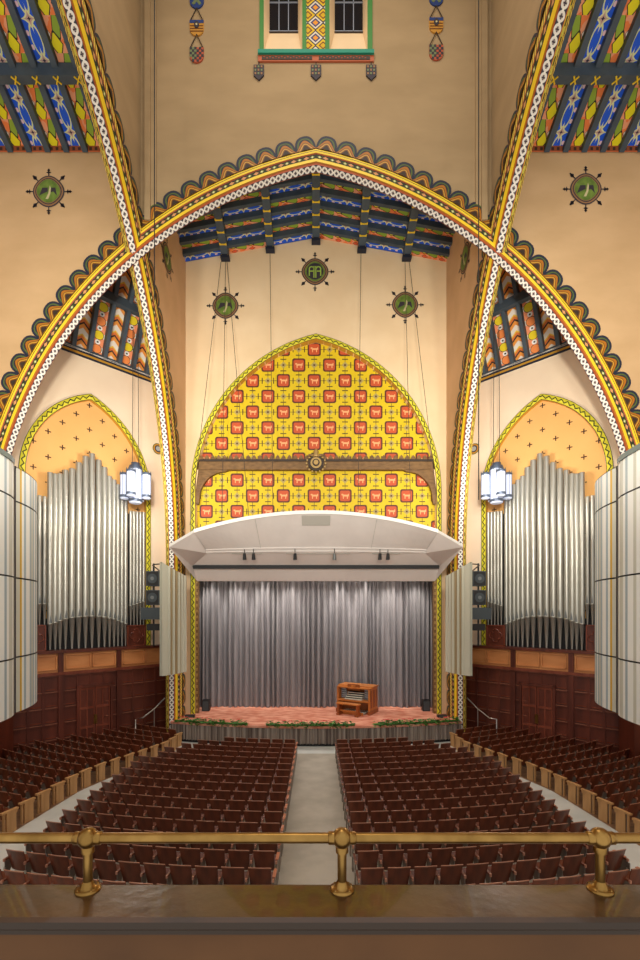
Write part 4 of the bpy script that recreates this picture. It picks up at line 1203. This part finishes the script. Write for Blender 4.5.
# ------------------------------------------------------------------ floor
def zfl(y): return .0357*(21-y) if y < 21 else 0.0
CEN = 39.0
aisle_in = [(8, 7.15), (12.4, 7.1), (15.5, 6.95), (16.2, 6.93), (18.15, 6.2), (18.8, 5.9), (20.1, 5.4), (20.7, 4.4), (22.2, 3.6)]
aisle_out = [(8, 8.7), (13, 8.62), (16.2, 8.43), (17.6, 8.0), (19.5, 7.15), (20.7, 6.7), (22.2, 6.6)]
def itp(tab, y):
    if y <= tab[0][0]: return tab[0][1]
    for a, b in zip(tab, tab[1:]):
        if y <= b[0]: return a[1]+(b[1]-a[1])*(y-a[0])/(b[0]-a[0])
    return tab[-1][1]
mb = MB()
ysf = sorted(set([0, 3, 6]+[8+.3*i for i in range(44)]+[21.0]))
ysf = [y for y in ysf if y <= 21.0]
for a, b in zip(ysf, ysf[1:]):
    for sg in (-1, 1):
        ia, ib, oa, ob = itp(aisle_in, a)+.12, itp(aisle_in, b)+.12, itp(aisle_out, a), itp(aisle_out, b)
        for (xa0, xa1, xb0, xb1, m) in ((0, .9, 0, .9, CONC), (.9, ia, .9, ib, CONC), (ia, oa, ib, ob, AISLE), (oa, 17.5, ob, 17.5, BFLOOR)):
            mb.face([(sg*xa0, a, zfl(a)), (sg*xa1, a, zfl(a)), (sg*xb1, b, zfl(b)), (sg*xb0, b, zfl(b))], m)
mb.face([(-17.5, 21, 0), (-6.8, 21, 0), (-6.8, 27, 0), (-17.5, 27, 0)], BFLOOR); mb.face([(17.5, 21, 0), (6.8, 21, 0), (6.8, 27, 0), (17.5, 27, 0)], BFLOOR)
mb.face([(-6.8, 21, 0), (6.8, 21, 0), (6.8, 27, 0), (-6.8, 27, 0)], AISLE)
struct(mb.build('floor'))

# ------------------------------------------------------------------ seats
SW = .56
def seat_meshes():
    """seat faces +y (stage); origin on the floor under its centre"""
    parts = {}
    b = MB(); rows_f = []; rows_b = []
    n = 6
    for z, yb, w in ((.36, .03, .205), (.60, -.03, .225), (.86, -.10, .238), (.885, -.115, .24)):
        rf = []; rb = []
        for i in range(n+1):
            t = -1+2*i/n; x = w*t; dz = (-.015*abs(t)**3 if z > .8 else 0)
            y = yb+.035*t*t
            rf.append((x, y+.018, z+dz)); rb.append((x, y-.0, z+dz))
        rows_f.append(rf); rows_b.append(rb)
    b.grid(rows_b[:3], SEATW, smooth=True); b.grid(rows_f[:3], SEATW, smooth=True)
    b.grid(rows_b[2:], SEATE); b.grid(rows_f[2:], SEATE); b.grid([rows_b[-1], rows_f[-1]], SEATE)
    b.grid([[r[0] for r in rows_b], [r[0] for r in rows_f]], DWOODM); b.grid([[r[-1] for r in rows_b], [r[-1] for r in rows_f]], DWOODM)
    parts['backrest'] = b
    b = MB(); R_ = []
    for y, z in ((.04, .40), (.14, .42), (.26, .50), (.33, .56)):
        R_.append([(-.22, y, z), (.22, y, z)])
    b.grid(R_, SEATW, smooth=True); b.grid([[(p[0], p[1]+.01, p[2]-.03) for p in r] for r in R_], IRON, smooth=True)
    b.grid([R_[-1], [(p[0], p[1]+.01, p[2]-.03) for p in R_[-1]]], SEATE)
    parts['folding_seat'] = b
    def standard(x):
        b = MB()
        b.prism([(x-.012, -.04, 0.0), (x-.012, .12, 0.0), (x-.012, .06, .3), (x-.012, .22, .58), (x-.012, -.06, .60)], (.024, 0, 0), IRON)
        b.box(x-.028, x+.028, -.05, .28, .60, .635, SEATW)
        b.box(x-.02, x+.02, -.09, -.05, .58, .64, SEATE)
        b.box(x-.022, x+.022, -.075, -.045, .38, .44, CHROME)
        return b
    parts['armrest'] = standard(-.28)
    b = standard(.28)
    b.box(.27, .295, -.12, .30, .06, .56, IRON); b.box(.25, .32, .0, .30, .635, .65, ARMP)
    parts['end_standard'] = b
    b = MB()
    b.box(-.03, .03, .0, .28, .0, .60, ENDW); b.box(-.05, .05, -.16, .34, .60, .65, ENDW); b.box(-.03, .03, -.10, -.06, .0, .60, ENDW); b.box(-.035, .035, .24, .31, .52, .60, ENDW)
    parts['end_panel'] = b
    return parts
SP = seat_meshes()
spots = []
for k in range(17):
    R = CEN-(20.2-.72*k)
    nn = {0: 6, 1: 8, 2: 9, 3: 10, 4: 10}.get(k, 11)
    for sg in (-1, 1):
        for j in range(nn):
            arc = .88+SW*(j+.5)
            th = arc/R; x = sg*R*sin(th); y = CEN-R*cos(th)
            if abs(x) > .76*y: continue
            lb = 'brown wooden seat, %s centre block, row %d from stage, seat %d from central aisle' % (SIDE[sg], k+1, j+1)
            spots.append((x, y, sg*-1*-th if False else sg*th, lb, 'c', j == nn-1, sg, 'centre', j == 0))
RK = [CEN-20.2+.72*k+.2 for k in range(-1, 17)]
for sg in (-1, 1):
    for k, R in enumerate(RK):
        # find starting angle where x = aisle_out(y)
        th = .05
        while R*sin(th) < itp(aisle_out, CEN-R*cos(th))+.12: th += .002
        if CEN-R*cos(th) < 9.5: continue
        j = 0
        while True:
            t = th+SW*(j+.5)/R; x = R*sin(t); y = CEN-R*cos(t)
            if x+y > 32.3 or x > .735*y+.3 or j > 15: break
            lb = 'brown wooden seat, %s side block, row %d from stage, seat %d from side aisle' % (SIDE[sg], k+1, j+1)
            spots.append((sg*x, y, sg*t, lb, 's', False, sg, 'side', j == 0))
            j += 1
# heading: seat looks at the centre point
def heading(x, y): return atan2(-x, CEN-y)*1.0
vis = sorted(spots, key=lambda s: (s[1] < 8.9, s[1]+abs(s[0])*.02))
first = vis[:300]; rest = vis[300:]
protos = {}
def seat_root(kind, loc, rz, lb):
    # kind: (has end panel on which side)
    if kind not in protos:
        r = empty('theatre_seat', (0, 0, 0), lb, 'seat', 'wooden seats nearest the balcony')
        for nm_ in ('backrest', 'folding_seat', 'armrest'):
            SP[nm_].build(nm_, r)
        if kind == 2: SP['end_standard'].build('end_standard', r)
        elif kind:
            e_ = MB(); src = SP['end_panel']
            e_.mats = src.mats; e_.f = src.f; e_.m = src.m; e_.u = src.u; e_.sm = src.sm
            e_.v = [(v[0]+kind*(.30 if kind < 0 else .30), v[1], v[2]) for v in src.v]
            e_.build('end_panel', r)
        protos[kind] = r; o = r
    else:
        o = copy_tree(protos[kind]); o['label'] = lb
    o.location = loc; o.rotation_euler = (0, 0, rz)
for (x, y, th, lb, bl, last, sg, nm_, fst) in first:
    kind = 0
    if bl == 's' and fst: kind = -sg
    if bl == 'c' and ((fst and sg < 0) or (last and sg > 0)): kind = 2
    seat_root(kind, (x, y, zfl(y)), th, lb)
mb = MB()
for (x, y, th, lb, bl, last, sg, nm_, fst) in rest:
    z0 = zfl(y); c_, s_ = cos(th), sin(th)
    names = ['backrest', 'folding_seat', 'armrest']
    for n_ in names+(['end_panel'] if bl == 's' and fst else [])+(['end_standard'] if bl == 'c' and ((fst and sg < 0) or (last and sg > 0)) else []):
        src = SP[n_]; b = len(mb.v); dx = (-sg*.30 if n_ == 'end_panel' else 0)
        mb.v += [(x+(v[0]+dx)*c_-v[1]*s_, y+(v[0]+dx)*s_+v[1]*c_, z0+v[2]) for v in src.v]
        mp = [mb.mi(m) for m in src.mats]
        mb.f += [tuple(b+i for i in f) for f in src.f]; mb.m += [mp[i] for i in src.m]; mb.u += src.u; mb.sm += src.sm
o = mb.build('far_theatre_seats', origin=(0, 19, 0))
tag(o, 'remaining rows of brown wooden seats nearest the stage and organ walls', 'seats', None, 'stuff')
# spare chair on the right
# ------------------------------------------------------------------ balcony parapet and rail
LZ = ZC-1.578
root = empty('balcony_parapet', (0, 2.45, ZC-3), 'dark polished wooden balcony parapet across the foot of the view', 'parapet')
mb = MB(); prof = [(2.345, LZ-.07), (2.325, LZ-.05), (2.325, LZ-.015), (2.345, LZ), (2.62, LZ), (2.645, LZ-.012), (2.645, LZ-.06), (2.62, LZ-.08)]
mb.grid([[(x, p[0], p[1]) for p in prof[2:]] for x in (-5, 5)], LEDGEW); mb.grid([[(x, p[0], p[1]) for p in prof[:3]] for x in (-5, 5)], DARKB)  # dark lip faces: the ledge's shadow line put into the colour
mb.build('ledge_top', root)
mb = MB(); mb.box(-5, 5, 2.365, 2.6, ZC-3.2, LZ-.07, PARW); mb.box(-5, 5, 2.35, 2.37, LZ-.095, LZ-.07, DARKB); mb.build('parapet_board', root)
root = empty('brass_railing', (0, 2.58, LZ), 'brass guard rail on three ball topped posts along the balcony ledge', 'railing')
RZ = ZC+(HY-838)/F*2.58
mb = MB(); mb.tube([(-5, 2.58, RZ), (5, 2.58, RZ)], .029, BRASS, 16, caps=False); mb.build('rail', root)
for px in (88, 342, 600):
    x = xx(px, 2.58)
    mb = MB(); mb.lathe((x, 2.58, 0), [(.026, LZ+.02), (.026, RZ)], BRASS, 16); po = mb.build('post', root)
    mb = MB(); mb.lathe((x, 2.58, LZ), [(.07, 0), (.07, .008), (.055, .014), (.04, .022), (.033, .04), (.026, .05)], BRASS, 20); mb.build('flange', po)
    mb = MB(); mb.lathe((x, 2.58, RZ), [(.058*sin(pi*i/12)+1e-5, -.058*cos(pi*i/12)) for i in range(13)], BRASS, 20)
    for s1 in (-1, 1): mb.tube([(x+s1*.045, 2.58, RZ), (x+s1*.075, 2.58, RZ), (x+s1*.08, 2.58, RZ)], [.036, .036, .029], BRASS, 16)
    mb.lathe((x, 2.58, RZ), [(.036, -.08), (.036, -.05), (.03, -.04)], BRASS, 16)
    mb.build('ball_fitting', po)
    for i in range(4):
        mb = MB(); a = pi/4+pi/2*i; mb.lathe((x+.055*cos(a), 2.58+.055*sin(a), LZ+.012), [(.007, 0), (.006, .005), (0.0001, .007)], BRASS, 8)
        mb.build('screw', po)

# ------------------------------------------------------------------ lights
def area(name, loc, rot, sx, sy, e, col=(1, .9, .78)):
    l = bpy.data.lights.new(name, 'AREA'); l.shape = 'RECTANGLE'; l.size = sx; l.size_y = sy; l.energy = e; l.color = col
    o = bpy.data.objects.new(name, l); COL.objects.link(o); o.location = loc; o.rotation_euler = rot; o['kind'] = 'helper'; return o
def spot(name, loc, tgt, e, ang, col=(1, .92, .82), size=.15, blend=.6):
    l = bpy.data.lights.new(name, 'SPOT'); l.energy = e; l.spot_size = math.radians(ang); l.spot_blend = blend; l.color = col; l.shadow_soft_size = size
    o = bpy.data.objects.new(name, l); COL.objects.link(o); o.location = loc; o['kind'] = 'helper'
    from mathutils import Vector
    o.rotation_euler = (Vector(tgt)-Vector(loc)).to_track_quat('-Z', 'Y').to_euler(); return o
for px in (211, 237, 264, 289, 340, 365, 390, 416):
    x = xx(px, 26.5)
    spot('stage_downlight', (x, 25.7, ZC+2.9), (x, 26.85, ZC-1.0), 470, 42)
area('stage_fill', (0, 25.1, ZC+1.95), (-.35, 0, 0), 11, .25, 330, (1, .92, .84))  # unseen area light added behind the canopy edge to light the stage
area('tower_fill', (0, 10.5, ZC+27), (0, 0, 0), 9, 9, 1100)  # overhead fill added in the tower; no fixture hangs here
for sg in (-1, 1):  # added fill spots without fixtures, brightening stage wall, bays and transepts
    spot('stage_wall_fill', (sg*3, 3, ZC+5), (sg*1.0, 24.9, ZC+10), 5200, 60, (1, .93, .80), .6, 1.0)
    spot('bay_fill', (sg*3.5, 4, ZC+6), (sg*11.5, 22, ZC+9), 7600, 70, (1, .93, .80), .6, 1.0)
    spot('transept_fill', (sg*9, 7, ZC+3), (sg*11, 18, ZC+18), 3000, 100, (1, .93, .80), .6, 1.0)
for sg in (-1, 1): spot('screen_fill', (sg*2, 5, ZC+7), (sg*9.3, 14, ZC+1), 1100, 50, (1, .97, .92), .6, 1.0)  # spots added to brighten the curved screens; no fixture there
w = bpy.data.worlds.new('World'); SC.world = w; w.use_nodes = True
w.node_tree.nodes['Background'].inputs[0].default_value = (1.0, .97, .93, 1)
w.node_tree.nodes['Background'].inputs[1].default_value = 1.0

cam = bpy.data.cameras.new('camera'); co = bpy.data.objects.new('camera', cam); COL.objects.link(co)
co.location = (0, 0, ZC); co.rotation_euler = (pi/2, 0, 0)
cam.sensor_width = 36; cam.lens = 17; cam.sensor_fit = 'AUTO'
cam.shift_x = (320-CX)/960; cam.shift_y = (HY-480)/960; cam.clip_end = 200; cam.clip_start = .05
SC.camera = co
SC.view_settings.view_transform = 'Standard'; SC.view_settings.look = 'None'; SC.view_settings.gamma = 1; SC.view_settings.exposure = 0
